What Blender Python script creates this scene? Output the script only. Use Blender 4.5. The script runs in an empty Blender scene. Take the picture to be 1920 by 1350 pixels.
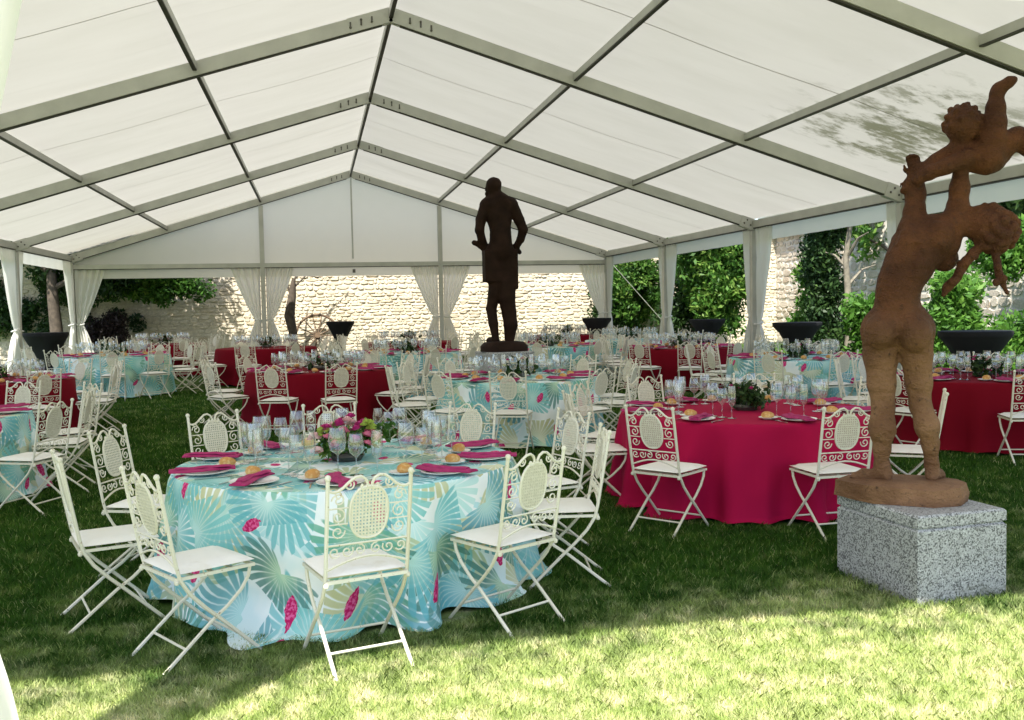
import bpy, math, random
import numpy as np
from mathutils import Matrix, Vector
random.seed(7); rng = np.random.default_rng(7)
sc = bpy.context.scene
col = sc.collection

# ------------------------------------------------------------------ camera
YAW, PITCH, ROLL = .1983, -.0526, -.0196
FPX, CAMPOS = 1822.5, np.array([-1.0882, -13.1035, 1.68])
def cam_axes():
    cy, sy = math.cos(YAW), math.sin(YAW); cp, sp = math.cos(PITCH), math.sin(PITCH); cr, sr = math.cos(ROLL), math.sin(ROLL)
    f = np.array([sy*cp, cy*cp, sp]); r = np.array([cy, -sy, 0]); u = np.cross(r, f)
    return r*cr+u*sr, -r*sr+u*cr, f
CR, CU, CF = cam_axes()
cd = bpy.data.cameras.new('camera'); cam = bpy.data.objects.new('camera', cd); col.objects.link(cam)
cd.sensor_width = 36; cd.lens = FPX/1920*36; cd.clip_start = .05; cd.clip_end = 2000
M = Matrix.Identity(4)
for i in range(3):
    M[i][0] = CR[i]; M[i][1] = CU[i]; M[i][2] = -CF[i]; M[i][3] = CAMPOS[i]
cam.matrix_world = M
sc.camera = cam
# ------------------------------------------------------------------ light
SUNV = Vector((-.30, -.62, 1.0)).normalized()
w = bpy.data.worlds.new("World"); sc.world = w; w.use_nodes = True
wn = w.node_tree; bg = wn.nodes['Background']; bg.inputs[1].default_value = .15
sky = wn.nodes.new('ShaderNodeTexSky'); sky.sky_type = 'NISHITA'; sky.sun_disc = False
sky.sun_elevation = math.asin(SUNV.z); sky.sun_rotation = math.atan2(SUNV.x, SUNV.y)
sky.air_density = 1.0; sky.dust_density = 1.5; sky.ozone_density = 1.0
wn.links.new(sky.outputs[0], bg.inputs[0])
sl = bpy.data.lights.new('sun', 'SUN'); sl.energy = 5.0; sl.angle = math.radians(.55); sl.color = (1, .955, .88)
so = bpy.data.objects.new('sun', sl); col.objects.link(so); so.rotation_euler = SUNV.to_track_quat('Z', 'Y').to_euler()
so.location = (0, 0, 30)
sc.view_settings.view_transform = 'Standard'; sc.view_settings.look = 'None'
sc.view_settings.exposure = 1.16; sc.view_settings.gamma = 1
sc.cycles.use_denoising = True
sc.cycles.max_bounces = 10; sc.cycles.diffuse_bounces = 5; sc.cycles.glossy_bounces = 4
sc.cycles.transmission_bounces = 6; sc.cycles.transparent_max_bounces = 40
sc.cycles.sample_clamp_indirect = 6; sc.cycles.caustics_reflective = False; sc.cycles.caustics_refractive = False

# ------------------------------------------------------------------ helpers
def gz(y): return .0125*min(max(0., y+7), 27.)
def ray(px, d, z=None):
    """ground position seen at photo column px, d metres along the view axis"""
    v = CAMPOS + d*(CF + CR*(px-960)/FPX)
    return float(v[0]), float(v[1])

class MB:
    def __init__(s): s.v = []; s.f = []; s.m = []; s.uv = None
    def add(s, vs, fs, mi=0):
        o = len(s.v); s.v += [tuple(p) for p in vs]; s.f += [tuple(i+o for i in f) for f in fs]; s.m += [mi]*len(fs)
    def box(s, c, h, mi=0, rz=0, bevel=0):
        cx, cy, cz = c; hx, hy, hz = h; ca, sa = math.cos(rz), math.sin(rz); vs = []
        for dz in (-hz, hz):
            for dx, dy in ((-hx, -hy), (hx, -hy), (hx, hy), (-hx, hy)):
                vs.append((cx+dx*ca-dy*sa, cy+dx*sa+dy*ca, cz+dz))
        s.add(vs, [(3, 2, 1, 0), (4, 5, 6, 7), (0, 1, 5, 4), (1, 2, 6, 5), (2, 3, 7, 6), (3, 0, 4, 7)], mi)
    def beam(s, a, b, wd, ht, mi=0, up=(0, 0, 1)):
        a, b, up = Vector(a), Vector(b), Vector(up); d = (b-a).normalized(); r = d.cross(up).normalized(); u = r.cross(d)
        vs = [p+r*x*wd/2+u*y*ht/2 for p in (a, b) for x, y in ((-1, -1), (1, -1), (1, 1), (-1, 1))]
        s.add(vs, [(0, 1, 2, 3), (7, 6, 5, 4), (0, 4, 5, 1), (1, 5, 6, 2), (2, 6, 7, 3), (3, 7, 4, 0)], mi)
    def tube(s, pts, r, n=6, mi=0, cap=True):
        pts = [Vector(p) for p in pts]; k = len(pts); rs = r if hasattr(r, '__len__') else [r]*k
        t0 = (pts[1]-pts[0]).normalized(); ref = Vector((0, 0, 1)) if abs(t0.z) < .9 else Vector((1, 0, 0))
        nx = t0.cross(ref).normalized(); vs = []
        for i, p in enumerate(pts):
            t = (pts[min(i+1, k-1)]-pts[max(i-1, 0)]).normalized()
            nx = (nx-t*nx.dot(t)).normalized(); ny = t.cross(nx)
            for j in range(n):
                a = 2*math.pi*j/n; vs.append(p+(nx*math.cos(a)+ny*math.sin(a))*rs[i])
        fs = [(i*n+j, i*n+(j+1) % n, (i+1)*n+(j+1) % n, (i+1)*n+j) for i in range(k-1) for j in range(n)]
        if cap: fs += [tuple(range(n))[::-1], tuple((k-1)*n+j for j in range(n))]
        s.add(vs, fs, mi)
    def lathe(s, prof, n=16, c=(0, 0, 0), mi=0, cap=True):
        vs = [(c[0]+r*math.cos(2*math.pi*j/n), c[1]+r*math.sin(2*math.pi*j/n), c[2]+z) for r, z in prof for j in range(n)]
        fs = [(i*n+j, i*n+(j+1) % n, (i+1)*n+(j+1) % n, (i+1)*n+j) for i in range(len(prof)-1) for j in range(n)]
        if cap:
            if prof[0][0] > 1e-6: fs.append(tuple(range(n))[::-1])
            if prof[-1][0] > 1e-6: fs.append(tuple((len(prof)-1)*n+j for j in range(n)))
        s.add(vs, fs, mi)
    def ball(s, c, r, n=8, mi=0, sc=(1, 1, 1)):
        vs = []; k = max(4, n//2)
        for i in range(k+1):
            a = math.pi*i/k
            for j in range(n):
                b = 2*math.pi*j/n
                vs.append((c[0]+r*sc[0]*math.sin(a)*math.cos(b), c[1]+r*sc[1]*math.sin(a)*math.sin(b), c[2]-r*sc[2]*math.cos(a)))
        fs = [(i*n+j, i*n+(j+1) % n, (i+1)*n+(j+1) % n, (i+1)*n+j) for i in range(k) for j in range(n)]
        s.add(vs, fs, mi)
    def mesh(s, name, mats, smooth=True, uv=None):
        me = bpy.data.meshes.new(name); me.from_pydata(s.v, [], s.f)
        for m in (mats if isinstance(mats, (list, tuple)) else [mats]): me.materials.append(m)
        if any(s.m): me.polygons.foreach_set('material_index', s.m)
        if uv is not None:
            l = me.uv_layers.new(name='UVMap'); idx = np.zeros(len(me.loops), dtype=np.int32); me.loops.foreach_get('vertex_index', idx)
            l.data.foreach_set('uv', np.asarray(uv, dtype=np.float32)[idx].ravel())
        if smooth:
            me.polygons.foreach_set('use_smooth', [True]*len(me.polygons))
            try: me.set_sharp_from_angle(angle=math.radians(42))
            except Exception: pass
        me.update(); return me
    def obj(s, name, mats, parent=None, smooth=True, uv=None):
        return link(name, s.mesh(name, mats, smooth, uv), parent)

def link(name, me, parent=None, loc=None, rz=None):
    o = bpy.data.objects.new(name, me); col.objects.link(o)
    if parent: o.parent = parent
    if loc is not None: o.location = loc
    if rz is not None: o.rotation_euler = (0, 0, rz)
    return o
def tag(o, label=None, cat=None, group=None, kind=None):
    if label:
        n = len(label.split()); assert 4 <= n <= 16, (n, label)
        o['label'] = label
    if cat: o['category'] = cat
    if group: o['group'] = group
    if kind: o['kind'] = kind
    return o
def thing(name, label, cat, loc=(0, 0, 0), rz=0, group=None):
    return tag(link(name, None, None, loc, rz), label, cat, group)
def np_mesh(name, V, F, mat, smooth=False, attr=None):
    """V (n,3), F (m,k) same-size faces"""
    me = bpy.data.meshes.new(name); m, k = F.shape
    me.vertices.add(len(V)); me.vertices.foreach_set('co', np.asarray(V, np.float32).ravel())
    me.loops.add(m*k); me.loops.foreach_set('vertex_index', np.asarray(F, np.int32).ravel())
    me.polygons.add(m); me.polygons.foreach_set('loop_start', np.arange(0, m*k, k, dtype=np.int32))
    if smooth: me.polygons.foreach_set('use_smooth', np.ones(m, dtype=bool))
    if attr is not None:
        a = me.attributes.new('rnd', 'FLOAT', 'POINT'); a.data.foreach_set('value', np.asarray(attr, np.float32))
    me.materials.append(mat); me.update(calc_edges=True); me.validate(); return me

# ------------------------------------------------------------------ material helpers
class NT:
    def __init__(s, name):
        s.m = bpy.data.materials.new(name); s.m.use_nodes = True; s.t = s.m.node_tree
        s.b = s.t.nodes['Principled BSDF']; s.out = s.t.nodes['Material Output']
    def n(s, typ, **kw):
        x = s.t.nodes.new(typ)
        for k, v in kw.items(): setattr(x, k, v)
        return x
    def put(s, sock, v):
        if isinstance(v, bpy.types.NodeSocket): s.t.links.new(v, sock)
        elif v is not None:
            if isinstance(v, tuple) and len(v) == 3 and sock.type == 'RGBA': v = (*v, 1)
            sock.default_value = v
    def ma(s, op, a, b=None, c=None, clamp=False):
        x = s.n('ShaderNodeMath', operation=op); x.use_clamp = clamp
        for i, v in enumerate((a, b, c)):
            if v is not None: s.put(x.inputs[i], v)
        return x.outputs[0]
    def vm(s, op, a, b=None, scale=None):
        x = s.n('ShaderNodeVectorMath', operation=op); s.put(x.inputs[0], a)
        if b is not None: s.put(x.inputs[1], b)
        if scale is not None: s.put(x.inputs['Scale'], scale)
        return x.outputs['Value'] if op in ('LENGTH', 'DOT_PRODUCT', 'DISTANCE') else x.outputs['Vector']
    def mix(s, f, a, b, mode='MIX'):
        x = s.n('ShaderNodeMix', data_type='RGBA', blend_type=mode); s.put(x.inputs[0], f); s.put(x.inputs[6], a); s.put(x.inputs[7], b)
        return x.outputs[2]
    def ramp(s, f, stops, interp='LINEAR'):
        x = s.n('ShaderNodeValToRGB'); x.color_ramp.interpolation = interp; e = x.color_ramp.elements
        while len(e) > 1: e.remove(e[-1])
        e[0].position, e[0].color = stops[0][0], (*stops[0][1], 1)
        for p, c in stops[1:]:
            q = e.new(p); q.color = (*c, 1)
        s.put(x.inputs[0], f); return x.outputs[0]
    def co(s, which='Object'): return s.n('ShaderNodeTexCoord').outputs[which]
    def noise(s, vec=None, scale=5, detail=4, rough=.55, out='Fac', dim='3D'):
        x = s.n('ShaderNodeTexNoise'); x.noise_dimensions = dim
        if vec is not None: s.put(x.inputs['Vector'], vec)
        x.inputs['Scale'].default_value = scale; x.inputs['Detail'].default_value = detail; x.inputs['Roughness'].default_value = rough
        return x.outputs[out]
    def vor(s, vec=None, scale=5, feature='F1', rand=1, dim='3D'):
        x = s.n('ShaderNodeTexVoronoi', feature=feature); x.voronoi_dimensions = dim
        if vec is not None: s.put(x.inputs['Vector'], vec)
        x.inputs['Scale'].default_value = scale; x.inputs['Randomness'].default_value = rand
        return x.outputs
    def sep(s, v):
        x = s.n('ShaderNodeSeparateXYZ'); s.put(x.inputs[0], v); return x.outputs
    def comb(s, a, b, c=0.):
        x = s.n('ShaderNodeCombineXYZ'); s.put(x.inputs[0], a); s.put(x.inputs[1], b); s.put(x.inputs[2], c); return x.outputs[0]
    def smooth(s, v, lo, hi):
        x = s.n('ShaderNodeMapRange', interpolation_type='SMOOTHSTEP'); s.put(x.inputs[0], v)
        x.inputs[1].default_value = lo; x.inputs[2].default_value = hi; return x.outputs[0]
    def bump(s, h, strength=.3, dist=.01):
        x = s.n('ShaderNodeBump'); x.inputs['Strength'].default_value = strength; x.inputs['Distance'].default_value = dist
        s.put(x.inputs['Height'], h); s.put(s.b.inputs['Normal'], x.outputs[0]); return x.outputs[0]
    def set(s, color=None, rough=None, metal=None, spec=None):
        if color is not None: s.put(s.b.inputs['Base Color'], color)
        if rough is not None: s.put(s.b.inputs['Roughness'], rough)
        if metal is not None: s.put(s.b.inputs['Metallic'], metal)
        if spec is not None: s.put(s.b.inputs['Specular IOR Level'], spec)
        return s
    def translucent(s, color, fac, bsdf=None):
        tr = s.n('ShaderNodeBsdfTranslucent'); s.put(tr.inputs[0], color); mx = s.n('ShaderNodeMixShader'); s.put(mx.inputs[0], fac)
        s.t.links.new(s.b.outputs[0], mx.inputs[1]); s.t.links.new(tr.outputs[0], mx.inputs[2]); s.t.links.new(mx.outputs[0], s.out.inputs[0]); return mx
def simple(name, c, rough=.5, metal=0., var=.15, scale=6, bump=0, spec=None):
    t = NT(name); nz = t.noise(t.co(), scale, 5)
    lo = tuple(x*(1-var) for x in c); hi = tuple(min(1, x*(1+var)) for x in c)
    t.set(t.ramp(nz, [(.3, lo), (.7, hi)]), rough, metal, spec)
    if bump: t.bump(t.noise(t.co(), scale*8, 3), bump, .004)
    return t.m

MAT = {}
# roof membrane: translucent white fabric with weathering and one dark area
def mat_roof():
    t = NT('tent_membrane'); co = t.co(); x, y, z = t.sep(co)
    n1 = t.noise(t.vm('MULTIPLY', co, (.5, 1.6, 1.)), 1.1, 5, .6)
    base = t.mix(t.smooth(n1, .3, .75), (.86, .85, .80), (.80, .79, .735))
    # dark mottled area near the right-hand eave of the second bay
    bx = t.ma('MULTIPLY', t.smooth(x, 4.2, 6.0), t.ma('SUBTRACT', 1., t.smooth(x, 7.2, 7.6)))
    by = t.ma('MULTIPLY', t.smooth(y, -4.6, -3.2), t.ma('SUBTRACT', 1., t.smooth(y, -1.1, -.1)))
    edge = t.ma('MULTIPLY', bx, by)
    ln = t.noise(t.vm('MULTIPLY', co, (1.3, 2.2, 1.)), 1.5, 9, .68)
    dark_patch = t.ma('MULTIPLY', t.smooth(t.ma('ADD', ln, t.ma('MULTIPLY', edge, .14)), .56, .72), edge)
    base = t.mix(t.ma('MULTIPLY', dark_patch, .85), base, (.16, .17, .08))
    streak = t.smooth(t.noise(t.vm('MULTIPLY', co, (.22, 2.2, .2)), 2.3, 6, .6), .56, .8)
    base = t.mix(t.ma('MULTIPLY', streak, .16), base, (.45, .43, .36))
    t.set(base, .55, spec=.2)
    trc = t.mix(1., base, (.365, .356, .328), 'MULTIPLY')
    t.translucent(trc, .58); return t.m
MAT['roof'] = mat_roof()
def mat_fabric(name, c, tr, fac, bumpy=0):
    t = NT(name); nz = t.noise(t.co(), 2.5, 4)
    t.set(t.mix(nz, tuple(x*.93 for x in c), c), .8, spec=.15); t.translucent(tr, fac)
    if bumpy: t.bump(t.noise(t.co(), 90, 2), bumpy, .002)
    return t.m
MAT['gable'] = mat_fabric('gable_membrane', (.90, .88, .81), (.84, .82, .75), .45)
MAT['curtain'] = mat_fabric('curtain_voile', (.92, .91, .87), (.86, .85, .81), .45)
MAT['seam'] = mat_fabric('welded_seam', (.72, .71, .66), (.33, .315, .28), .57)
MAT['alu'] = simple('anodised_aluminium', (.47, .47, .435), .45, .15, .1, 3)
MAT['dark_rubber'] = simple('dark_channel', (.05, .047, .04), .6, 0, .2, 4)
MAT['bolt'] = simple('bolt_steel', (.10, .095, .085), .4, .6)
def mat_iron():
    t = NT('cream_painted_iron'); rnd = t.n('ShaderNodeObjectInfo').outputs['Random']; co = t.co()
    c = t.mix(rnd, (.72, .68, .55), (.83, .80, .70)); c = t.mix(t.smooth(t.noise(co, 55, 4, .6), .62, .72), c, (.30, .17, .08)); c = t.mix(t.ma('MULTIPLY', t.noise(co, 8, 3), .35), c, (.62, .57, .44))
    t.set(c, .45); return t.m
MAT['white_iron'] = mat_iron()
def mat_cushion():
    t = NT('white_cushion'); co = t.co(); rnd = t.n('ShaderNodeObjectInfo').outputs['Random']; v = t.vm('ADD', co, t.comb(t.ma('MULTIPLY', rnd, 30.), rnd, 0.))
    cr = t.noise(t.vm('MULTIPLY', v, (7., 16., 7.)), 1., 4, .6); c = t.mix(rnd, (.82, .79, .73), (.90, .88, .85)); c = t.mix(t.smooth(t.noise(v, 6, 4), .55, .8), c, (.74, .70, .61))
    t.set(c, .85, spec=.1); t.bump(t.ma('ADD', cr, t.ma('MULTIPLY', t.noise(co, 300, 2), .1)), .55, .012); return t.m
MAT['cushion'] = mat_cushion()
MAT['tie'] = simple('curtain_cord', (.7, .7, .66), .8)
def mat_cane():
    t = NT('woven_cane'); co = t.co(); x, y, z = t.sep(co)
    gx = t.ma('ABSOLUTE', t.ma('SUBTRACT', t.ma('FRACT', t.ma('MULTIPLY', x, 62.)), .5))
    gv = t.ma('ABSOLUTE', t.ma('SUBTRACT', t.ma('FRACT', t.ma('MULTIPLY', z, 62.)), .5))
    hole = t.ma('MULTIPLY', t.ma('LESS_THAN', gx, .26), t.ma('LESS_THAN', gv, .26))
    t.set(t.ramp(t.noise(co, 60, 3), [(.3, (.66, .62, .49)), (.7, (.82, .78, .66))]), .6)
    t.put(t.b.inputs['Alpha'], t.ma('SUBTRACT', 1., t.ma('MULTIPLY', hole, .92)))
    return t.m
MAT['cane'] = mat_cane()
def mat_grass(name, blade):
    t = NT(name); co = t.n('ShaderNodeNewGeometry').outputs['Position']; x, y, z = t.sep(co)
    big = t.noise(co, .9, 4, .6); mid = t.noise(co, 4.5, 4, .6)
    sunlit_dry = t.ma('ADD', t.ma('MULTIPLY', t.ma('SUBTRACT', 1., t.smooth(y, -9.6, -7.0)), .64), t.ma('SUBTRACT', t.ma('ADD', t.ma('MULTIPLY', big, .9), t.ma('MULTIPLY', mid, 1.1)), 1.0))  # front sunlight put into the grass colour, along with patchy dried grass
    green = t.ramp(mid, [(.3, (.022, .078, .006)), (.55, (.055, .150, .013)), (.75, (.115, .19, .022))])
    straw_sunlit = t.ramp(t.noise(co, 7, 5, .65), [(.3, (.30, .42, .10)), (.5, (.50, .58, .24)), (.68, (.92, .85, .57))])
    c = t.mix(t.smooth(sunlit_dry, .02, .55), green, straw_sunlit)
    if blade:
        a = t.n('ShaderNodeAttribute', attribute_name='rnd').outputs['Fac']
        c = t.mix(t.ma('MULTIPLY', t.smooth(a, .88, 1.), .6), c, straw_sunlit)
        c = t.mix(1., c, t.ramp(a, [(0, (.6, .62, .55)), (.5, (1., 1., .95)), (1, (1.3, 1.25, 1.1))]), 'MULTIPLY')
        t.set(c, .6, spec=.25); t.translucent(c, .35)
    else:
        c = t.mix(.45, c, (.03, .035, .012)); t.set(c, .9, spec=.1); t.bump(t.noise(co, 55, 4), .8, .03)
    return t.m
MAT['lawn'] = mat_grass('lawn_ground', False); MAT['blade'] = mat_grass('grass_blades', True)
def mat_leaf(name, dark, mid, light, tr=.35):
    t = NT(name); a = t.n('ShaderNodeAttribute', attribute_name='rnd').outputs['Fac']
    c = t.ramp(a, [(0, dark), (.55, mid), (1, light)]); t.set(c, .5, spec=.3); t.translucent(c, tr); return t.m
MAT['leaf_dark'] = mat_leaf('dark_foliage', (.014, .035, .012), (.03, .07, .018), (.07, .13, .03), .25)
MAT['leaf'] = mat_leaf('green_foliage', (.018, .055, .012), (.07, .18, .026), (.26, .38, .08), .42)
MAT['leaf_bright'] = mat_leaf('bright_ivy', (.04, .12, .018), (.09, .22, .03), (.17, .32, .05), .45)
MAT['leaf_red'] = mat_leaf('dark_purple_foliage', (.012, .012, .012), (.028, .018, .02), (.05, .035, .03), .15)
MAT['bark'] = simple('tree_bark', (.075, .058, .042), .9, 0, .4, 9, .6)
MAT['bark_pale'] = simple('pale_bark', (.17, .15, .11), .9, 0, .4, 9, .6)
MAT['mortar'] = simple('lime_mortar', (.58, .52, .40), .95, 0, .25, 5, .5)
MAT['render_wall'] = simple('weathered_render', (.60, .57, .50), .95, 0, .22, 1.3, .4)
def mat_stone(name, a, b, c):
    t = NT(name); rnd = t.n('ShaderNodeObjectInfo').outputs['Random']; co = t.n('ShaderNodeNewGeometry').outputs['Position']
    q = t.ma('FRACT', t.ma('ADD', rnd, t.noise(co, 1.9, 2)))
    cc = t.ramp(q, [(0, a), (.5, b), (1, c)]); cc = t.mix(1., cc, t.ramp(t.noise(co, 22, 5, .65), [(.25, (.72, .7, .66)), (.75, (1.18, 1.15, 1.1))]), 'MULTIPLY')
    t.set(cc, .92, spec=.15); t.bump(t.noise(co, 30, 5, .65), .7, .02); return t.m
MAT['stone'] = mat_stone('limestone', (.60, .54, .42), (.68, .62, .50), (.50, .43, .31))
MAT['stone_grey'] = mat_stone('grey_limestone', (.50, .46, .40), (.60, .55, .48), (.44, .37, .30))
MAT['tile'] = simple('terracotta_tile', (.34, .19, .11), .85, 0, .35, 5, .4)
MAT['timber'] = simple('old_timber', (.13, .085, .05), .85, 0, .35, 12, .4)
MAT['black_cloth'] = simple('black_stretch_cloth', (.004, .004, .006), .9, 0, .2, 4)
MAT['china'] = simple('white_china', (.84, .83, .80), .18, 0, .03, 8)
MAT['napkin'] = simple('magenta_linen', (.36, .012, .115), .75, 0, .2, 30, .3)
MAT['steel'] = simple('cutlery_steel', (.55, .55, .55), .22, 1.)
MAT['rope'] = simple('white_strap', (.75, .75, .72), .8)
def mat_bread():
    t = NT('bread_crust'); co = t.co(); x, y, z = t.sep(co)
    c = t.mix(t.smooth(z, .0, .04), (.62, .36, .12), (.55, .26, .06)); c = t.mix(t.smooth(t.noise(co, 40, 4), .45, .75), c, (.72, .5, .22)); t.set(c, .55); t.bump(t.noise(co, 60, 3), .4, .004); return t.m
MAT['bread'] = mat_bread()
def mat_glass():
    t = NT('clear_glass'); tr = t.n('ShaderNodeBsdfTransparent'); tr.inputs[0].default_value = (.93, .945, .95, 1)
    gl = t.n('ShaderNodeBsdfGlossy'); gl.inputs['Roughness'].default_value = .04
    lw = t.n('ShaderNodeLayerWeight'); lw.inputs[0].default_value = .5
    f = t.ma('ADD', t.ma('MULTIPLY', t.ma('POWER', lw.outputs['Facing'], 1.7), .85), .15, clamp=True)
    mx = t.n('ShaderNodeMixShader'); t.put(mx.inputs[0], f); t.t.links.new(tr.outputs[0], mx.inputs[1]); t.t.links.new(gl.outputs[0], mx.inputs[2])
    t.t.links.new(mx.outputs[0], t.out.inputs[0]); return t.m
MAT['glass'] = mat_glass()
def mat_granite():
    t = NT('speckled_granite'); co = t.co()
    v = t.vor(co, 140)['Color']; s = t.sep(v)
    c = t.ramp(s[0], [(0, (.03, .032, .036)), (.26, (.14, .145, .15)), (.3, (.44, .45, .46)), (.7, (.62, .63, .64)), (.74, (.30, .305, .31))], 'CONSTANT')
    c = t.mix(.25, c, t.ramp(t.noise(co, 160, 3), [(.35, (.12, .12, .13)), (.65, (.62, .62, .62))]))
    zz = t.sep(co)[2]; c = t.mix(t.ma('MULTIPLY', t.smooth(t.ma('SUBTRACT', t.noise(co, 7, 5, .65), t.ma('MULTIPLY', zz, 2.6)), .25, .6), .55), c, (.10, .10, .055)); t.set(c, .45, spec=.4); return t.m
MAT['granite'] = mat_granite()
def mat_terracotta():
    t = NT('rusty_terracotta'); co = t.co(); x, y, z = t.sep(co)
    n1 = t.noise(co, 3.2, 6, .6); n2 = t.noise(co, 26, 5, .65)
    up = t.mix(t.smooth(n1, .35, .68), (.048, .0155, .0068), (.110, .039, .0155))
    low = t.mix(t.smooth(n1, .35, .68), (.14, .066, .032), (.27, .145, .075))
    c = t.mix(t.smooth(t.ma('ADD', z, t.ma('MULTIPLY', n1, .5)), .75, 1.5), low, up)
    c = t.mix(t.smooth(n2, .55, .78), c, (.028, .014, .009))
    t.set(c, .72, spec=.25); t.bump(t.ma('ADD', t.ma('ADD', n2, t.noise(co, 80, 3)), t.ma('MULTIPLY', t.noise(t.vm('MULTIPLY', co, (1., 1., 2.2)), 9, 3, .5), 2.2)), .75, .018); return t.m
MAT['terracotta'] = mat_terracotta()
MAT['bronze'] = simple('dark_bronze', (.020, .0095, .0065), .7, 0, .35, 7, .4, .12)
def mat_cloth(name, c):
    t = NT(name); uv = t.co('UV'); nz = t.noise(t.co(), 3, 4)
    t.set(t.mix(nz, tuple(x*.88 for x in c), c), .85, spec=.12); t.bump(t.noise(uv, 320, 2, dim='2D'), .15, .002)
    pass; return t.m
MAT['magenta'] = mat_cloth('magenta_cloth_front_lit', (.40, .005, .055)); MAT['crimson'] = mat_cloth('crimson_cloth', (.19, .002, .012))  # front light put into the brighter magenta; farther red cloths stay deeper
def mat_palm():
    t = NT('palm_print_cloth'); uv = t.co('UV')
    wob = t.n('ShaderNodeTexNoise'); wob.noise_dimensions = '2D'; t.put(wob.inputs['Vector'], uv); wob.inputs['Scale'].default_value = 2.2
    col_ = t.mix(t.smooth(t.noise(uv, 2.6, 3, dim='2D'), .42, .62), (.84, .88, .89), (.70, .83, .86))
    def fan(col_, off, scale, R, nst, ca, cb, cc, seed, prob):
        p = t.vm('ADD', uv, off); v = t.vor(p, scale, 'F1', .75, '2D')
        loc = t.vm('SUBTRACT', p, v['Position']); lx, ly, _ = t.sep(loc); rd = t.vm('LENGTH', loc)
        r0, r1, r2 = t.sep(v['Color'])
        ang = t.ma('ADD', t.ma('ARCTAN2', ly, lx), t.ma('MULTIPLY', r0, 6.283))
        ang = t.ma('SUBTRACT', t.ma('MULTIPLY', t.ma('FRACT', t.ma('DIVIDE', ang, 6.2832)), 6.2832), 3.1416)
        st = t.ma('ABSOLUTE', t.ma('SINE', t.ma('MULTIPLY', ang, nst)))
        rr = t.ma('DIVIDE', rd, R)
        tip = t.ma('ADD', .62, t.ma('MULTIPLY', t.ma('POWER', st, .7), .42))
        tip = t.ma('MULTIPLY', tip, t.ma('SUBTRACT', 1., t.smooth(t.ma('ABSOLUTE', ang), 1.5, 2.5)))
        inside = t.smooth(t.ma('SUBTRACT', tip, rr), -.02, .07)
        arc = t.ma('LESS_THAN', t.ma('ABSOLUTE', ang), 2.45)
        gap = t.smooth(t.ma('SUBTRACT', st, t.ma('MULTIPLY', t.smooth(rr, .25, 1.0), .62)), -.12, .12)
        pick = t.ma('LESS_THAN', t.ma('FRACT', t.ma('MULTIPLY', r1, 7.13)), prob)
        mk = t.ma('MULTIPLY', t.ma('MULTIPLY', inside, arc), t.ma('MULTIPLY', gap, pick))
        leaf = t.mix(t.smooth(r2, .35, .65), ca, cb); leaf = t.mix(t.ma('MULTIPLY', t.smooth(rr, .0, .55), .8), cc, leaf)
        leaf = t.mix(t.ma('MULTIPLY', t.ma('SUBTRACT', 1., t.smooth(st, .3, .6)), .35), leaf, (.85, .9, .85))
        return t.mix(t.ma('MULTIPLY', mk, t.ma('ADD', .62, t.ma('MULTIPLY', t.noise(uv, 5, 4, dim='2D'), .5), clamp=True)), col_, leaf)
    col_ = fan(col_, (11.1, 6.3, 0), 3.1, .24, 11, (.36, .66, .72), (.45, .72, .70), (.62, .82, .84), 4, .45)
    col_ = fan(col_, (7.3, 2.1, 0), 2.7, .29, 12, (.50, .50, .24), (.33, .46, .27), (.66, .67, .45), 3, .92)
    col_ = fan(col_, (1.7, 4.9, 0), 2.6, .30, 15, (.03, .27, .36), (.12, .45, .50), (.42, .70, .70), 1, .88)
    col_ = fan(col_, (3.9, 9.4, 0), 2.4, .27, 13, (.09, .38, .29), (.02, .17, .19), (.42, .64, .44), 2, .62)
    col_ = fan(col_, (13.7, 1.9, 0), 2.7, .26, 14, (.07, .38, .46), (.16, .52, .52), (.45, .72, .70), 5, .4)
    # magenta buds
    p = t.vm('ADD', uv, (5.2, .6, 0)); v = t.vor(p, 2.6, 'F1', .9, '2D'); loc = t.vm('SUBTRACT', p, v['Position']); lx, ly, _ = t.sep(loc); r0, r1, r2 = t.sep(v['Color'])
    a = t.ma('ADD', t.ma('MULTIPLY', r0, 1.4), .5); ca, sa = t.ma('COSINE', a), t.ma('SINE', a)
    ex = t.ma('ADD', t.ma('MULTIPLY', lx, ca), t.ma('MULTIPLY', ly, sa)); ey = t.ma('SUBTRACT', t.ma('MULTIPLY', ly, ca), t.ma('MULTIPLY', lx, sa))
    q = t.ma('ADD', t.ma('POWER', t.ma('ABSOLUTE', t.ma('DIVIDE', ex, .058)), 1.6), t.ma('POWER', t.ma('ABSOLUTE', t.ma('DIVIDE', ey, .030)), 2.))
    bud = t.ma('MULTIPLY', t.ma('LESS_THAN', q, t.ma('ADD', .6, t.noise(uv, 40, 2, dim='2D'))), t.ma('LESS_THAN', r1, .62))
    bc = t.mix(t.smooth(t.noise(uv, 60, 2, dim='2D'), .45, .6), (.50, .015, .12), (.72, .12, .32))
    col_ = t.mix(bud, col_, bc)
    t.set(col_, .85, spec=.12); t.bump(t.noise(uv, 300, 2, dim='2D'), .12, .002); return t.m
MAT['palm'] = mat_palm()
for nm, c in (('rose_pink', (.66, .16, .26)), ('rose_pale', (.78, .50, .50)), ('bloom_magenta', (.5, .03, .2)), ('bloom_lime', (.45, .56, .10)), ('bloom_cream', (.78, .7, .52))):
    MAT[nm] = simple(nm+'_petals', c, .6, 0, .2, 40)

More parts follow.
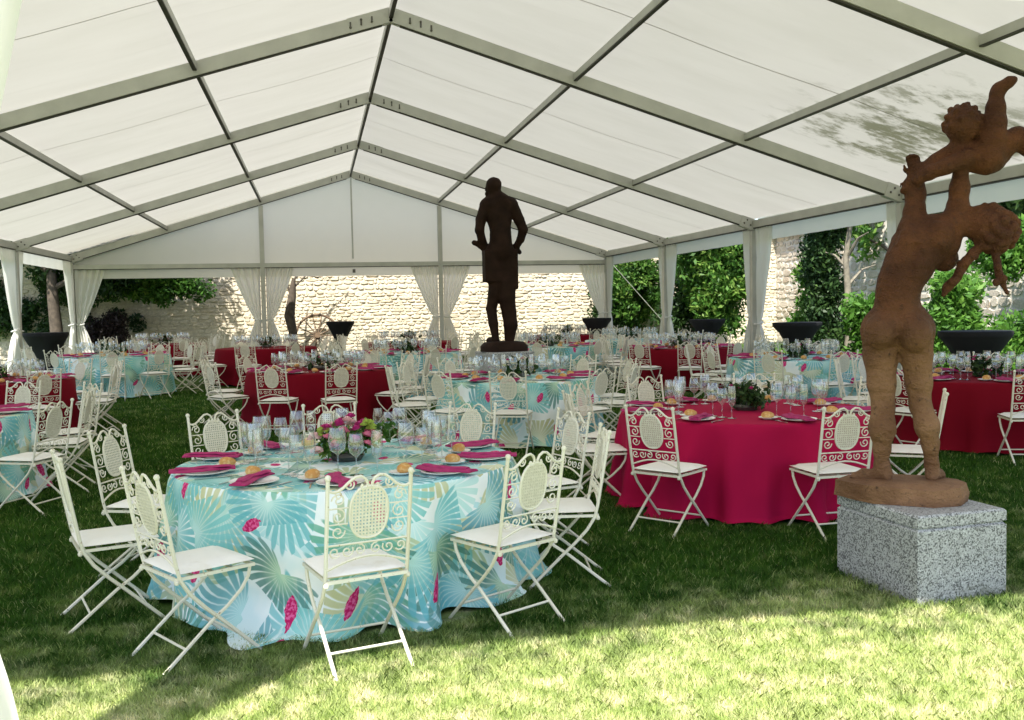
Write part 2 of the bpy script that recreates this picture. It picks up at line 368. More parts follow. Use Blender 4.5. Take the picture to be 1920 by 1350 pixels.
# ------------------------------------------------------------------ ground
def ground():
    xs = np.concatenate([[-250, -120, -60], np.linspace(-30, 30, 41), [60, 120, 250]]); ys = np.concatenate([[-250, -120, -60], np.linspace(-30, 40, 71), [60, 120, 250]])
    V = np.array([(x, y, gz(y)) for y in ys for x in xs]); nx = len(xs)
    F = np.array([(j*nx+i, j*nx+i+1, (j+1)*nx+i+1, (j+1)*nx+i) for j in range(len(ys)-1) for i in range(nx-1)])
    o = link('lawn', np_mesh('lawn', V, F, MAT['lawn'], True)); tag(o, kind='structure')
ground()

# ------------------------------------------------------------------ stone walls
def stone_mesh(name, w_, h_, d_, mat, seed):
    r = random.Random(seed); m = MB(); n = 8; pts = []
    for k in range(n):
        a = 2*math.pi*(k+.5)/n; x = math.copysign(min(1, abs(math.cos(a))*1.22), math.cos(a)); z = math.copysign(min(1, abs(math.sin(a))*1.22), math.sin(a))
        pts.append((x*(1-r.random()*.16)*w_/2, z*(1-r.random()*.18)*h_/2))
    vs = [(x, 0, z) for x, z in pts]+[(x*.98, -d_*.5, z*.98) for x, z in pts]+[(x*.88, -d_*(.75+.5*r.random()), z*.84) for x, z in pts]
    fs = [(k, (k+1) % n, n+(k+1) % n, n+k) for k in range(n)]+[(n+k, n+(k+1) % n, 2*n+(k+1) % n, 2*n+k) for k in range(n)]+[tuple(2*n+k for k in range(n))]
    m.add(vs, fs); return m
def stone_wall(root, L, H, win, mat, mortar, seed, thick=.5, cw=.27, ch=.115):
    """root-local: wall along +x, face towards -y at y=0. win=(x0,x1,z0,z1) zone the photo shows"""
    r = random.Random(seed); b = MB(); b.box((L/2, thick/2+.005, H/2), (L/2, thick/2, H/2)); b.obj('wall_core', mortar, root, False)
    cells = []; z = 0.02
    while z < H-.08:
        h = ch*r.uniform(.65, 1.45); h = min(h, H-z); x = r.uniform(-.2, 0)
        while x < L:
            ww = cw*r.choice((.4, .6, .8, 1., 1.2, 1.7))*r.uniform(.85, 1.15)
            if x+ww > 0: cells.append((max(x, 0), min(x+ww, L), z+r.uniform(-.022, .022), h*r.uniform(.78, 1.08)))
            x += ww
        z += h
    shapes = [stone_mesh('stone', 1, 1, 1, mat, seed*50+k).mesh('stone', mat, False) for k in range(9)]
    inw = [c for c in cells if win[0] <= (c[0]+c[1])/2 <= win[1] and win[2] <= c[2]+c[3]/2 <= win[3]]
    inw.sort(key=lambda c: -(c[1]-c[0])*c[3]); pick = set(map(id, inw[:300])); rest = MB()
    for c in cells:
        cx, cz, ww, hh = (c[0]+c[1])/2, c[2]+c[3]/2, (c[1]-c[0])*r.uniform(.88, 1.0), c[3]-.004; d = r.uniform(.010, .034)
        if id(c) in pick:
            o = link('stone', shapes[r.randrange(9)], root, (cx, 0, cz)); o.scale = (ww*(1 if r.random() < .5 else -1), d, hh); o.rotation_euler = (0, r.uniform(-.05, .05), 0)
        else:
            src = stone_mesh('s', ww, hh, d, mat, r.randrange(10**6)); rest.add([(x+cx, y, z+cz) for x, y, z in src.v], src.f)
    o = rest.obj('stone_infill', mat, root, False); o['kind'] = 'stuff'
WY = 18.2
bw = thing('stone_wall', 'long sunlit limestone rubble wall closing the garden behind the tent', 'wall', (-15, WY, gz(WY)))
stone_wall(bw, 29.95, 4.1, (5.6, 23.3, .5, 3.0), MAT['stone'], MAT['mortar'], 3)
# side wall: face towards -x (wall runs along y)
sw = thing('stone_wall', 'tall weathered stone wall with clay tile coping beside the clipped dark cypress', 'wall', (14.6, 18.2, gz(18)), -math.pi/2)
stone_wall(sw, 6.6, 3.66, (0.4, 6.4, .4, 3.6), MAT['stone_grey'], MAT['render_wall'], 5, cw=.36, ch=.2)
def coping(root, L, H):
    t = MB(); pr = [(math.cos(a)*.085, math.sin(a)*.06) for a in np.linspace(0, math.pi, 7)]; n = len(pr)
    vs = [(x, -.22, z) for x, z in pr]+[(x, .62, z+.10) for x, z in pr]+[(x*.8, -.22, z*.75-.004) for x, z in pr]
    fs = [(k, k+1, n+k+1, n+k) for k in range(n-1)]+[(k+1, k, 2*n+k, 2*n+k+1) for k in range(n-1)]
    t.add(vs, fs); me = t.mesh('roof_tile', MAT['tile'])
    for k in range(int(L/.2)):
        o = link('roof_tile', me, root, (.1+k*.2, 0, H+.03+random.uniform(-.012, .012))); o.rotation_euler = (0, 0, random.uniform(-.03, .03))
    b = MB(); b.box((L/2, .2, H+.015), (L/2, .4, .014)); b.obj('coping_slab', MAT['mortar'], root, False)
coping(sw, 6.6, 3.66)
sw2 = thing('stone_wall', 'lower pale rubble wall overgrown with ivy behind the black bar table at right', 'wall', (14.6, 11.55, gz(11)), -math.pi/2)
stone_wall(sw2, 17, 2.35, (1.0, 9, .4, 2.3), MAT['stone_grey'], MAT['render_wall'], 8, cw=.42, ch=.2)
# rendered house beyond the right-hand wall
hs = thing('house', 'pale rendered house with tiled eaves beyond the right garden wall', 'house', (18.5, 16, 0))
b = MB(); b.box((4, 0, 3.6), (4, 7, 3.6)); b.obj('wall', MAT['render_wall'], hs, False)
b = MB()
for k in range(70):
    y = -7.2+k*.206; b.tube([(-.35, y, 7.15), (4.1, y, 8.9)], .085, 6, cap=False)
b.obj('roof', MAT['tile'], hs)
for k in range(3):
    b = MB(); b.box((-.02, -4+k*4, 4.2), (.06, .5, .75)); f = b.obj('window', MAT['timber'], hs, False)
    b = MB(); b.box((-.055, -4+k*4, 4.2), (.03, .42, .67)); b.obj('pane', MAT['bolt'], f, False)

# ------------------------------------------------------------------ marquee
HW, RISE, EAVE = 7.5, 2.32, 3.28
YS = [-10, -5, 0, 5, 10, 15]
def rz_(x): return EAVE+RISE*(1-abs(x)/HW)
tent = thing('marquee_tent', 'large white frame marquee with open curtained sides covering the lawn', 'tent')
sl_ = math.atan2(RISE, HW)
for i, y0 in enumerate(YS[:-1]):
    for s in (-1, 1):
        m = MB(); nx, ny = 16, 12; vs = []; uy = np.linspace(-.018 if i == 0 else 0, 1.018 if i == 4 else 1, ny+1)
        for j in range(ny+1):
            for k in range(nx+1):
                x = s*(HW+.062)*k/nx; y = y0+5*uy[j]
                sag = .045*max(0, math.sin(math.pi*uy[j]))*(.35+.65*abs(math.sin(math.pi*3*k/nx)))
                vs.append((x, y, rz_(x)+.115-sag))
        fs = [(j*(nx+1)+k, j*(nx+1)+k+1, (j+1)*(nx+1)+k+1, (j+1)*(nx+1)+k) for j in range(ny) for k in range(nx)]
        m.add(vs, fs)
        # welded seam strip along the middle of the bay
        vs = []
        for k in range(nx+1):
            x = s*HW*k/nx; zz = rz_(x)+.115-.045*(.35+.65*abs(math.sin(math.pi*3*k/nx)))-.004
            vs += [(x, y0+2.5-.010, zz), (x, y0+2.5+.010, zz)]
        m.add(vs, [(2*k, 2*k+1, 2*k+3, 2*k+2) for k in range(nx)], 1)
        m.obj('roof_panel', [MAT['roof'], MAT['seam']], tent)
    for x in (0, -2.5, 2.5, -5, 5):
        m = MB(); hh = .09 if x else .10; z = rz_(x)+.01 if x else rz_(0)-.01
        m.beam((x, y0+.052, z), (x, y0+4.948, z), .055, hh)
        m.beam((x, y0+.052, z-hh/2-.008), (x, y0+4.948, z-hh/2-.008), .05, .016, 1)
        m.obj('purlin', [MAT['alu'], MAT['dark_rubber']], tent, False)
    for s in (-1, 1):
        m = MB(); m.beam((s*HW, y0+.065, EAVE-.02), (s*HW, y0+4.935, EAVE-.02), .10, .14); m.beam((s*HW, y0+.065, EAVE-.10), (s*HW, y0+4.935, EAVE-.10), .07, .018, 1)
        m.obj('eave_beam', [MAT['alu'], MAT['dark_rubber']], tent, False)
        m = MB(); n = 40; vs = []
        for k in range(n+1):
            y = y0+.07+4.86*k/n; wv = .012*math.sin(k*1.3)
            vs += [(s*(HW+.058), y, EAVE+.09), (s*(HW+.06)+wv, y, EAVE-.36)]
        m.add(vs, [(2*k, 2*k+1, 2*k+3, 2*k+2) for k in range(n)]); m.obj('valance', MAT['gable'], tent)
for i, y in enumerate(YS):
    for s in (-1, 1):
        m = MB(); a = Vector((s*.12, y, rz_(.12)-.02)); b_ = Vector((s*(HW-.02), y, rz_(HW-.02)-.02)); m.beam(a, b_, .10, .175)
        dn = Vector((0, 0, -.098)); m.beam(a+dn, b_+dn, .062, .022, 1)
        m.obj('rafter', [MAT['alu'], MAT['dark_rubber']], tent, False)
        p = MB(); p.box((s*HW, y, EAVE/2+gz(y)/2-.07), (.06, .06, (EAVE-gz(y))/2-.075)); p.box((s*HW, y, gz(y)+.008), (.14, .14, .008)); p.obj('post', MAT['alu'], tent, False)
        p = MB(); e = b_-(b_-a).normalized()*.28; p.beam(e+Vector((0, 0, -.01)), b_+Vector((s*.06, 0, -.035)), .115, .215)
        for q in range(3):
            c = e.lerp(b_, .25+.25*q); p.ball((c.x, c.y-.06, c.z+(.04 if q % 2 else -.04)), .018, 6, 1)
        p.obj('eave_bracket', [MAT['alu'], MAT['bolt']], tent, False)
    m = MB(); zc = rz_(0)-.03
    for s in (-1, 1):
        m.beam((0, y, rz_(0)-.02), (s*.55, y, rz_(.55)-.02), .112, .187)
        for q in range(3):
            xx = s*(.25+.14*q); m.ball((xx, y-.062, rz_(xx)-.02+(.035 if q % 2 else -.03)), .017, 6, 1); m.box((xx, y-.058, rz_(xx)-.02), (.011, .006, .04), 1)
    m.obj('ridge_connector', [MAT['alu'], MAT['bolt']], tent, False)
for y, sg in ((15, -1), (-10, 1)):
    zb = 2.98 if y == 15 else 3.0
    for k, (x0, x1) in enumerate(((-7.44, -2.56), (-2.44, 2.44), (2.56, 7.44))):
        m = MB(); m.beam((x0, y, zb+.05), (x1, y, zb+.05), .09, .12); m.beam((x0, y, zb-.02), (x1, y, zb-.02), .06, .016, 1); m.obj('gable_beam', [MAT['alu'], MAT['dark_rubber']], tent, False)
        n = 40; vs = []
        for q in range(n+1):
            x = x0+(x1-x0)*q/n; vs += [(x, y-sg*.048, zb+.02), (x, y-sg*.05+.01*math.sin(q*1.7), zb-.27)]
        m = MB(); m.add(vs, [(2*q, 2*q+1, 2*q+3, 2*q+2) for q in range(n)]); m.obj('valance', MAT['gable'], tent)
        xs = np.linspace(-7.5 if k == 0 else x0-.06, 7.5 if k == 2 else x1+.06, 13); vs = []
        for x in xs:
            zt = rz_(min(abs(x), 7.5))+.112
            for v in range(5): vs.append((x, y-sg*.064-sg*.008*math.sin(math.pi*v/4), zb+.105+(zt-zb-.105)*v/4))
        m = MB(); m.add(vs, [(q*5+v, (q+1)*5+v, (q+1)*5+v+1, q*5+v+1) for q in range(12) for v in range(4)]); m.obj('gable_panel', MAT['gable'], tent)
    for x in (-2.5, 2.5):
        m = MB(); m.box((x, y, (rz_(x)+gz(y))/2-.06), (.06, .06, (rz_(x)-gz(y))/2-.08)); m.box((x, y, gz(y)+.008), (.14, .14, .008)); m.obj('post', MAT['alu'], tent, False)
m = MB(); m.box((0, 15-.075, (rz_(0)+3.1)/2-.03), (.022, .012, (rz_(0)-3.1)/2-.12)); m.obj('gable_pole', MAT['alu'], tent, False)
# dark strip and clamp at the gable beam middle
m = MB(); m.box((.02, 14.9, 2.84), (.04, .03, .05)); m.obj('clamp', MAT['bolt'], tent, False)

# ------------------------------------------------------------------ curtains
def curtain(px, py, dx, dy, wtop, ztop, tie, label, wtie=.15, wbot=.42, seed=0, off=.08):
    """gathered drape at post (px,py) spreading along (dx,dy)"""
    g0 = gz(py); r = random.Random(seed); t = thing('curtain', label, 'curtain', (px, py, g0), 0, 'tied white curtains of the marquee')
    m = MB(); nu, nv = 70, 40; ztop -= g0; vs = []; nf = r.choice((4, 5, 6)); ph = r.random()*6
    nxv, nyv = -dy, dx
    for j in range(nv+1):
        z = ztop+(.012-ztop)*j/nv
        if z > tie:
            q = (z-tie)/(ztop-tie); wd = wtie+(wtop-wtie)*(q**.82)
        else:
            q = (tie-z)/tie; wd = wtie+(wbot-wtie)*math.sin(min(1, q*1.25)*math.pi/2)**.9
        amp = .018+.05*min(1, wd/.5)*(.55 if z > tie else 1)*.8
        if abs(z-tie) < .12: amp *= .6
        for k in range(nu+1):
            u = k/nu; bow = .05*math.sin(math.pi*u)*(1-abs(2*(z/ztop)-1))
            a = amp*math.sin(2*math.pi*nf*u+ph+.7*math.sin(z*2.3+u*5+seed))+.14*amp*math.sin(2*math.pi*(1.9*nf)*u+z*2)
            s = off+u*wd
            vs.append((dx*s+nxv*(a+bow), dy*s+nyv*(a+bow), z))
    m.add(vs, [(j*(nu+1)+k, j*(nu+1)+k+1, (j+1)*(nu+1)+k+1, (j+1)*(nu+1)+k) for j in range(nv) for k in range(nu)])
    o = m.obj('drape', MAT['curtain'], t); o.data.polygons.foreach_set('use_smooth', [True]*len(o.data.polygons))
    b = MB(); c = off+wtie/2; pts = []
    for k in range(17):
        a = 2*math.pi*k/16; pts.append((dx*(c+math.cos(a)*(wtie/2+.035))+nxv*math.sin(a)*.075, dy*(c+math.cos(a)*(wtie/2+.035))+nyv*math.sin(a)*.075, tie+.02*math.sin(a)))
    b.tube(pts, .014, 6, cap=False); b.obj('tieback', MAT['tie'], t)
D1 = {(-2.5, -1): 'left curtain on the second rear gable post from left', (-2.5, 1): 'right curtain on the second rear gable post from left',
      (2.5, -1): 'left curtain on the rear gable post beside the tailcoat statue', (2.5, 1): 'right curtain on the rear gable post, partly behind the tailcoat statue',
      (-7.5, 1): 'white curtain at rear left corner facing the back wall', (7.5, -1): 'white curtain at rear right corner facing the back wall'}
for (x, s), lb in D1.items(): curtain(x, 15.02, s, 0, .80, 2.99, 1.22, lb, seed=int(x*10+s)+77)
curtain(-7.52, 15, 0, -1, .62, 3.2, 1.2, 'white curtain at rear left corner hanging along the left side', seed=3)
curtain(-7.52, 10, 0, 1, .6, 3.2, 1.2, 'farther drape on the left-hand side post, behind the post', seed=4)
curtain(-7.52, 10, 0, -1, .9, 3.2, 1.2, 'nearer drape on the left-hand side post with wide bluish skirt', seed=5, wbot=.6)
curtain(7.52, 15, 0, -1, .5, 3.2, 1.25, 'white curtain at rear right corner hanging along the right side', seed=6)
curtain(7.52, 10, 0, 1, .42, 3.2, 1.25, 'farther drape on the right-hand post between the two green shrubs', seed=7)
curtain(7.52, 10, 0, -1, .62, 3.2, 1.2, 'nearer drape on the right-hand post between the two green shrubs', seed=8)
curtain(7.52, 5, 0, 1, .45, 3.2, 1.25, 'farther drape on the right-hand post left of the tiled stone wall', seed=9)
curtain(7.52, 5, 0, -1, .68, 3.2, 1.15, 'nearer drape on the right-hand post left of the tiled stone wall', seed=10)
curtain(7.52, 0, 0, 1, .35, 3.2, 1.2, 'farther drape on the post just behind the raised-arm statue', seed=11)
curtain(7.52, 0, 0, -1, .45, 3.2, 1.2, 'nearer drape on the post just behind the raised-arm statue', seed=12)
curtain(-2.5, -10.02, 1, 0, .60, 3.0, 1.25, 'bright entrance curtain cut off by the left picture edge', seed=13, wbot=.43)
# guy strap at the rear right corner
m = MB(); m.beam((7.62, 15.05, 3.05), (10.3, 15.9, gz(15.9)+.12), .035, .006); m.tube([(10.3, 15.9, gz(15)-.05), (10.27, 15.89, gz(15.9)+.2)], .014, 6)
tag(m.obj('guy_strap', MAT['rope'], None, False), 'white guy strap pegged into the lawn outside the rear right corner', 'strap')

# ------------------------------------------------------------------ foliage
def leaf_cloud(name, centres, radii, n, size, mat, parent, squash=1., flat=0., kind=None, spread=.55):
    """centres (k,3) clumps with radii (k,); n leaves in all"""
    C_ = np.asarray(centres, float); Rr = np.asarray(radii, float); p = Rr**2/np.sum(Rr**2); idx = rng.choice(len(C_), n, p=p)
    d = rng.normal(size=(n, 3)); d /= np.linalg.norm(d, axis=1)[:, None]; rad = rng.random(n)**(spread)
    P = C_[idx]+d*(rad*Rr[idx])[:, None]*np.array([1, 1, squash])
    a = rng.normal(size=(n, 3)); a /= np.linalg.norm(a, axis=1)[:, None]; a = a*(1-flat)+d*flat*.2
    b_ = np.cross(a, rng.normal(size=(n, 3))); b_ /= np.linalg.norm(b_, axis=1)[:, None]+1e-9; c = np.cross(a, b_); c /= np.linalg.norm(c, axis=1)[:, None]+1e-9
    s = size*(.6+.8*rng.random(n))[:, None]
    V = np.stack([P-b_*s, P-c*s*.45+a*s*.15, P+b_*s, P+c*s*.45+a*s*.15], 1).reshape(-1, 3)
    F = np.arange(4*n).reshape(n, 4); rv = np.clip(rng.random(n)*.55+.45*rng.random(len(C_))[idx], 0, 1)
    o = link(name, np_mesh(name, V, F, mat, False, np.repeat(rv, 4)), parent)
    if kind: o['kind'] = kind
    return o
def clumps(c, r, k, cr, hollow=.45):
    d = rng.normal(size=(k, 3)); d /= np.linalg.norm(d, axis=1)[:, None]; q = (hollow+(1-hollow)*rng.random(k))[:, None]
    return np.asarray(c)+d*q*np.asarray(r), cr*(.6+.8*rng.random(k))
def trunk(parent, pts, rs, limbs=(), mat=None, n=9):
    m = MB(); m.tube(pts, rs, n)
    for l, r in limbs: m.tube(l, r, 6)
    return m.obj('trunk', mat or MAT['bark'], parent)
def tree(name, label, cat, x, y, cz, rad, nl, size, mat, tr=.16, k=40, cr=.6, lean=0., bark=None, group=None):
    t = thing(name, label, cat, (x, y, gz(y)), 0, group); pts = [(lean*i/5+.05*math.sin(i*1.7), .05*math.cos(i*2.1), cz*i/5) for i in range(6)]
    limbs = []
    for q in range(7):
        a = q*2.4; h = cz*(.45+.08*q); e = (lean+math.cos(a)*rad[0]*.7, math.sin(a)*rad[1]*.7, min(cz+rad[2]*.5, h+rad[2]*.5)); s = (lean*h/cz, 0, h)
        limbs.append(([s, ((s[0]+e[0])/2, (s[1]+e[1])/2, (s[2]+e[2])/2+.12), e], [tr*.42, tr*.28, tr*.1]))
    trunk(t, pts, [tr*(1-.13*i) for i in range(6)], limbs, bark)
    c, r = clumps((lean, 0, cz), rad, k, cr); leaf_cloud('crown', c, r, nl, size, mat, t); return t
# left: overhanging tree shading the wall
t = tree('broadleaf_tree', 'dark leafy tree overhanging the shaded left end of the stone wall', 'tree', -8.2, 15.9, 4.9, (3.6, 1.5, 2.1), 30000, .10, MAT['leaf_dark'], .2, 70, .75)
c, r = clumps((2.6, .9, 2.35), (1.5, .5, .6), 30, .42, .1); leaf_cloud('bough', c, r, 6500, .085, MAT['leaf'], t)
c, r = clumps((.9, .6, 2.55), (1.6, .5, .55), 22, .5, .1); leaf_cloud('bough', c, r, 4500, .09, MAT['leaf_dark'], t)
t = thing('round_shrub', 'dark purple rounded shrub in front of the shaded wall at left', 'shrub', (-7.1, 16.9, gz(17)))
trunk(t, [(0, 0, 0), (0, 0, .5), (.05, 0, .9)], [.06, .05, .02]); c, r = clumps((0, 0, .95), (.55, .45, .55), 24, .3); leaf_cloud('foliage', c, r, 5000, .05, MAT['leaf_red'], t)
# bare wall tree
x, y = ray(549, 29.4); t = thing('bare_tree', 'knotty bare trunk with thin branches against the sunny wall', 'tree', (x, y, gz(y)))
trunk(t, [(0, 0, 0), (.03, 0, .8), (-.06, 0, 1.3), (.04, 0, 1.9), (.1, 0, 2.4)], [.12, .13, .16, .12, .06],
      [([(.1, 0, 2.35), (.35, .1, 2.8), (.8, .15, 3.3)], [.035, .025, .012]), ([(.06, 0, 2.1), (.5, .1, 2.55), (1.2, .2, 2.75)], [.03, .02, .01]), ([(.3, .1, 2.7), (.7, .1, 3.2), (1.3, .2, 3.6)], [.022, .016, .01]), ([(.5, .1, 2.5), (.9, .2, 2.45), (1.3, .2, 2.7)], [.016, .012, .006]), ([(0, 0, 1.9), (-.2, 0, 2.6), (-.1, 0, 3.4)], [.04, .03, .012])])
# wagon wheel
x, y = ray(597, 30.2); wh = thing('wagon_wheel', 'old wooden spoked cart wheel leaning on the sunny stone wall', 'wheel', (x, y, gz(y)))
wh.rotation_euler = (-.16, 0, 0); Rw = .66; m = MB(); m.tube([(Rw*math.cos(a), 0, Rw+Rw*math.sin(a)) for a in np.linspace(0, 2*math.pi, 41)], .04, 6, cap=False); m.obj('rim', MAT['timber'], wh)
m = MB(); m.tube([(0, -.1, Rw), (0, .08, Rw)], .085, 10); m.obj('hub', MAT['timber'], wh)
for k in range(14):
    a = 2*math.pi*k/14; m = MB(); m.tube([(.08*math.cos(a), 0, Rw+.08*math.sin(a)), ((Rw-.03)*math.cos(a), 0, Rw+(Rw-.03)*math.sin(a))], [.022, .016], 5); m.obj('spoke', MAT['timber'], wh)
# right side greenery
x, y = ray(1190, 32.0); tree('shrub_tree', 'yellow-green shrub between the rear corner and the second right-hand post', 'tree', x, y, 2.1, (1.05, .8, 1.75), 13000, .075, MAT['leaf'], .1, 60, .42)
x, y = ray(1152, 32); tree('broadleaf_tree', 'dark leafy shrub low beside the rear right corner of the tent', 'tree', x, y, 1.2, (.7, .5, 1.2), 6000, .08, MAT['leaf_dark'], .1, 40, .36)
x, y = ray(1338, 27.5); tree('broadleaf_tree', 'large mottled green tree filling the opening between right-hand posts', 'tree', x, y, 2.7, (1.05, 1.2, 2.4), 22000, .085, MAT['leaf'], .14, 90, .45)
x, y = ray(1300, 30.5); tree('broadleaf_tree', 'deep green tree behind the mottled tree at right', 'tree', x, y, 2.2, (1.0, 1.0, 2.3), 12000, .09, MAT['leaf_dark'], .14, 50, .5)
x, y = ray(1550, 22.6); t = thing('cypress_tree', 'tall clipped dark cypress column in front of the tiled wall', 'tree', (x, y, gz(y)))
trunk(t, [(0, 0, 0), (0, 0, 2), (0, 0, 4.6)], [.12, .1, .03]); n = 60; cc = np.stack([rng.normal(size=n)*.16, rng.normal(size=n)*.16, np.linspace(.25, 4.8, n)], 1)
leaf_cloud('crown', cc, np.full(n, .36), 16000, .06, MAT['leaf_dark'], t)
x, y = ray(1587, 21.8); tree('slender_tree', 'slender pale-trunked tree right of the clipped cypress', 'tree', x, y, 4.2, (.9, .9, .9), 2600, .09, MAT['leaf'], .10, 18, .4, .1, MAT['bark_pale'])
def ivy(label, pts, rads, n, size=.07, mat='leaf_bright', cat='ivy'):
    x0, y0 = pts[0][0], pts[0][1]; t = thing('ivy', label, cat, (x0, y0, gz(y0))); P = np.array([(p[0]-x0, p[1]-y0, p[2]) for p in pts])
    trunk(t, [(0, .05, 0), (.05, .1, .6), (0, .15, 1.2)], [.04, .03, .015]); leaf_cloud('foliage', P, rads, n, size, MAT[mat], t)
def spread(px0, px1, d, z0, z1, k, jit=.25):
    out = []
    for q in range(k):
        x, y = ray(random.uniform(px0, px1), d+random.uniform(-jit, jit)); out.append((x, y, random.uniform(z0, z1)))
    return out
ivy('dark creeper clinging to the shaded left end of the stone wall', [(random.uniform(-10.5, -6.2), 17.98, random.uniform(.9, 2.6)) for q in range(40)], [.3]*40, 6000, .07, 'leaf_dark')
ivy('bright ivy climbing the tiled wall left of the cypress', spread(1495, 1525, 24, .4, 2.6, 16), [.3]*16, 3500)
ivy('bright green ivy mound between the slender tree and the raised-arm statue', spread(1600, 1650, 20, .3, 1.55, 26), [.34]*26, 7000)
ivy('bright ivy mass right of the raised-arm statue at hip height', spread(1760, 1822, 19, .4, 1.9, 34), [.36]*34, 9000)
ivy('ivy hedge along the foot of the pale rubble wall at right edge', spread(1840, 1990, 18.5, .2, 1.0, 30), [.4]*30, 7000)
ivy('ivy spilling over the top of the pale rubble wall at right', spread(1840, 1990, 21, 2.2, 3.0, 26), [.42]*26, 7000)
x, y = ray(1930, 24); tree('broadleaf_tree', 'dark tree against the bright sky at the upper right edge', 'tree', x, y, 5.0, (2.2, 2.2, 1.9), 7000, .12, MAT['leaf_dark'], .18, 40, .5)
x, y = ray(1700, 27); tree('broadleaf_tree', 'broad tree mostly hidden behind the raised-arm statue', 'tree', x, y, 4.6, (1.8, 1.8, 1.8), 7000, .11, MAT['leaf'], .18, 36, .55)
x, y = ray(1845, 26); tree('broadleaf_tree', 'thin-crowned tree rising above the ivy behind the statue head', 'tree', x, y, 3.9, (1.5, 1.5, 1.2), 3500, .1, MAT['leaf_dark'], .14, 24, .45)

# ------------------------------------------------------------------ statues (implicit surfaces)
def sd_cone(P, a, b, ra, rb):
    a, b = np.array(a, float), np.array(b, float); ba = b-a; t = np.clip(((P-a)@ba)/max(ba@ba, 1e-9), 0, 1)
    return np.linalg.norm(P-a-t[..., None]*ba, axis=-1)-(ra+(rb-ra)*t)
def sd_ell(P, c, r):
    r = np.array(r, float); q = (P-np.array(c, float)); k0 = np.linalg.norm(q/r, axis=-1); k1 = np.linalg.norm(q/(r*r), axis=-1)
    return k0*(k0-1)/np.maximum(k1, 1e-6)
def sd_box(P, c, h, r):
    q = np.abs(P-np.array(c, float))-np.array(h, float)+r
    return np.linalg.norm(np.maximum(q, 0), axis=-1)+np.minimum(q.max(-1), 0)-r
def smin(a, b, k):
    h = np.clip(.5+.5*(b-a)/k, 0, 1); return b+(a-b)*h-k*h*(1-h)
def smax(a, b, k): return -smin(-a, -b, k)
def surface_nets(lo, hi, vox, prims, name, mat, parent):
    lo = np.array(lo, float); n = np.ceil((np.array(hi)-lo)/vox).astype(int)+1
    g = np.stack(np.meshgrid(*[np.arange(k) for k in n], indexing='ij'), -1)*vox+lo; D = np.full(g.shape[:3], 9.)
    for pr in prims:
        typ, k = pr[0], pr[-1]
        if typ in ('cone', 'cut'):
            bb = np.array([pr[1], pr[2]]); R = max(pr[3], pr[4])+k+.04
        else:
            bb = np.array([pr[1], pr[1]]); R = np.array(pr[2])+k+.04
        i0 = np.clip(((bb.min(0)-R-lo)/vox).astype(int), 0, n); i1 = np.clip(((bb.max(0)+R-lo)/vox).astype(int)+2, 0, n)
        sl3 = tuple(slice(a, b) for a, b in zip(i0, i1)); P = g[sl3]
        if P.size == 0: continue
        if typ == 'cone': D[sl3] = smin(D[sl3], sd_cone(P, *pr[1:5]), k)
        elif typ == 'ell': D[sl3] = smin(D[sl3], sd_ell(P, pr[1], pr[2]), k)
        elif typ == 'box': D[sl3] = smin(D[sl3], sd_box(P, pr[1], pr[2], pr[3]), k)
        elif typ == 'cut': D[sl3] = smax(D[sl3], -sd_cone(P, *pr[1:5]), k)
    D += .0035*np.sin(g[..., 0]*61+3*np.sin(g[..., 2]*23))*np.sin(g[..., 1]*57)*np.sin(g[..., 2]*49+2*np.sin(g[..., 0]*19))
    ins = D < 0; cn = n-1; acc = np.zeros((*cn, 3)); cnt = np.zeros(cn)
    corners = [(i, j, k) for i in (0, 1) for j in (0, 1) for k in (0, 1)]
    def cv(A, c): return A[c[0]:c[0]+cn[0], c[1]:c[1]+cn[1], c[2]:c[2]+cn[2]]
    for a in corners:
        for ax in range(3):
            if a[ax]: continue
            b_ = list(a); b_[ax] = 1; da, db = cv(D, a), cv(D, b_); cr = (da < 0) != (db < 0)
            tt = np.where(cr, da/np.where(np.abs(da-db) < 1e-9, 1, da-db), 0)
            for q in range(3): acc[..., q] += cr*(a[q]+(tt if q == ax else 0))
            cnt += cr
    act = cnt > 0; ids = -np.ones(cn, dtype=np.int64); ids[act] = np.arange(act.sum()); idx = np.argwhere(act)
    V = lo+vox*(idx+acc[act]/cnt[act][:, None]); F = []
    for ax in range(3):
        o1, o2 = [(1, 2), (2, 0), (0, 1)][ax]
        s0 = [slice(None)]*3; s1 = [slice(None)]*3; s0[ax] = slice(0, -1); s1[ax] = slice(1, None)
        A, B = ins[tuple(s0)], ins[tuple(s1)]
        for flip, msk in ((0, A & ~B), (1, B & ~A)):
            e = np.argwhere(msk); e = e[(e[:, o1] > 0) & (e[:, o2] > 0) & (e[:, o1] < cn[o1]) & (e[:, o2] < cn[o2])]
            q = []
            for d1, d2 in ((-1, -1), (0, -1), (0, 0), (-1, 0)):
                c = e.copy(); c[:, o1] += d1; c[:, o2] += d2; q.append(ids[c[:, 0], c[:, 1], c[:, 2]])
            q = np.stack(q, 1); F.append(q[:, ::-1] if flip else q)
    F = np.concatenate(F); F = F[(F >= 0).all(1)]
    return link(name, np_mesh(name, V, F, mat, True), parent)
def chain(pts, k=.03): return [('cone', pts[i][:3], pts[i+1][:3], pts[i][3], pts[i+1][3], k) for i in range(len(pts)-1)]
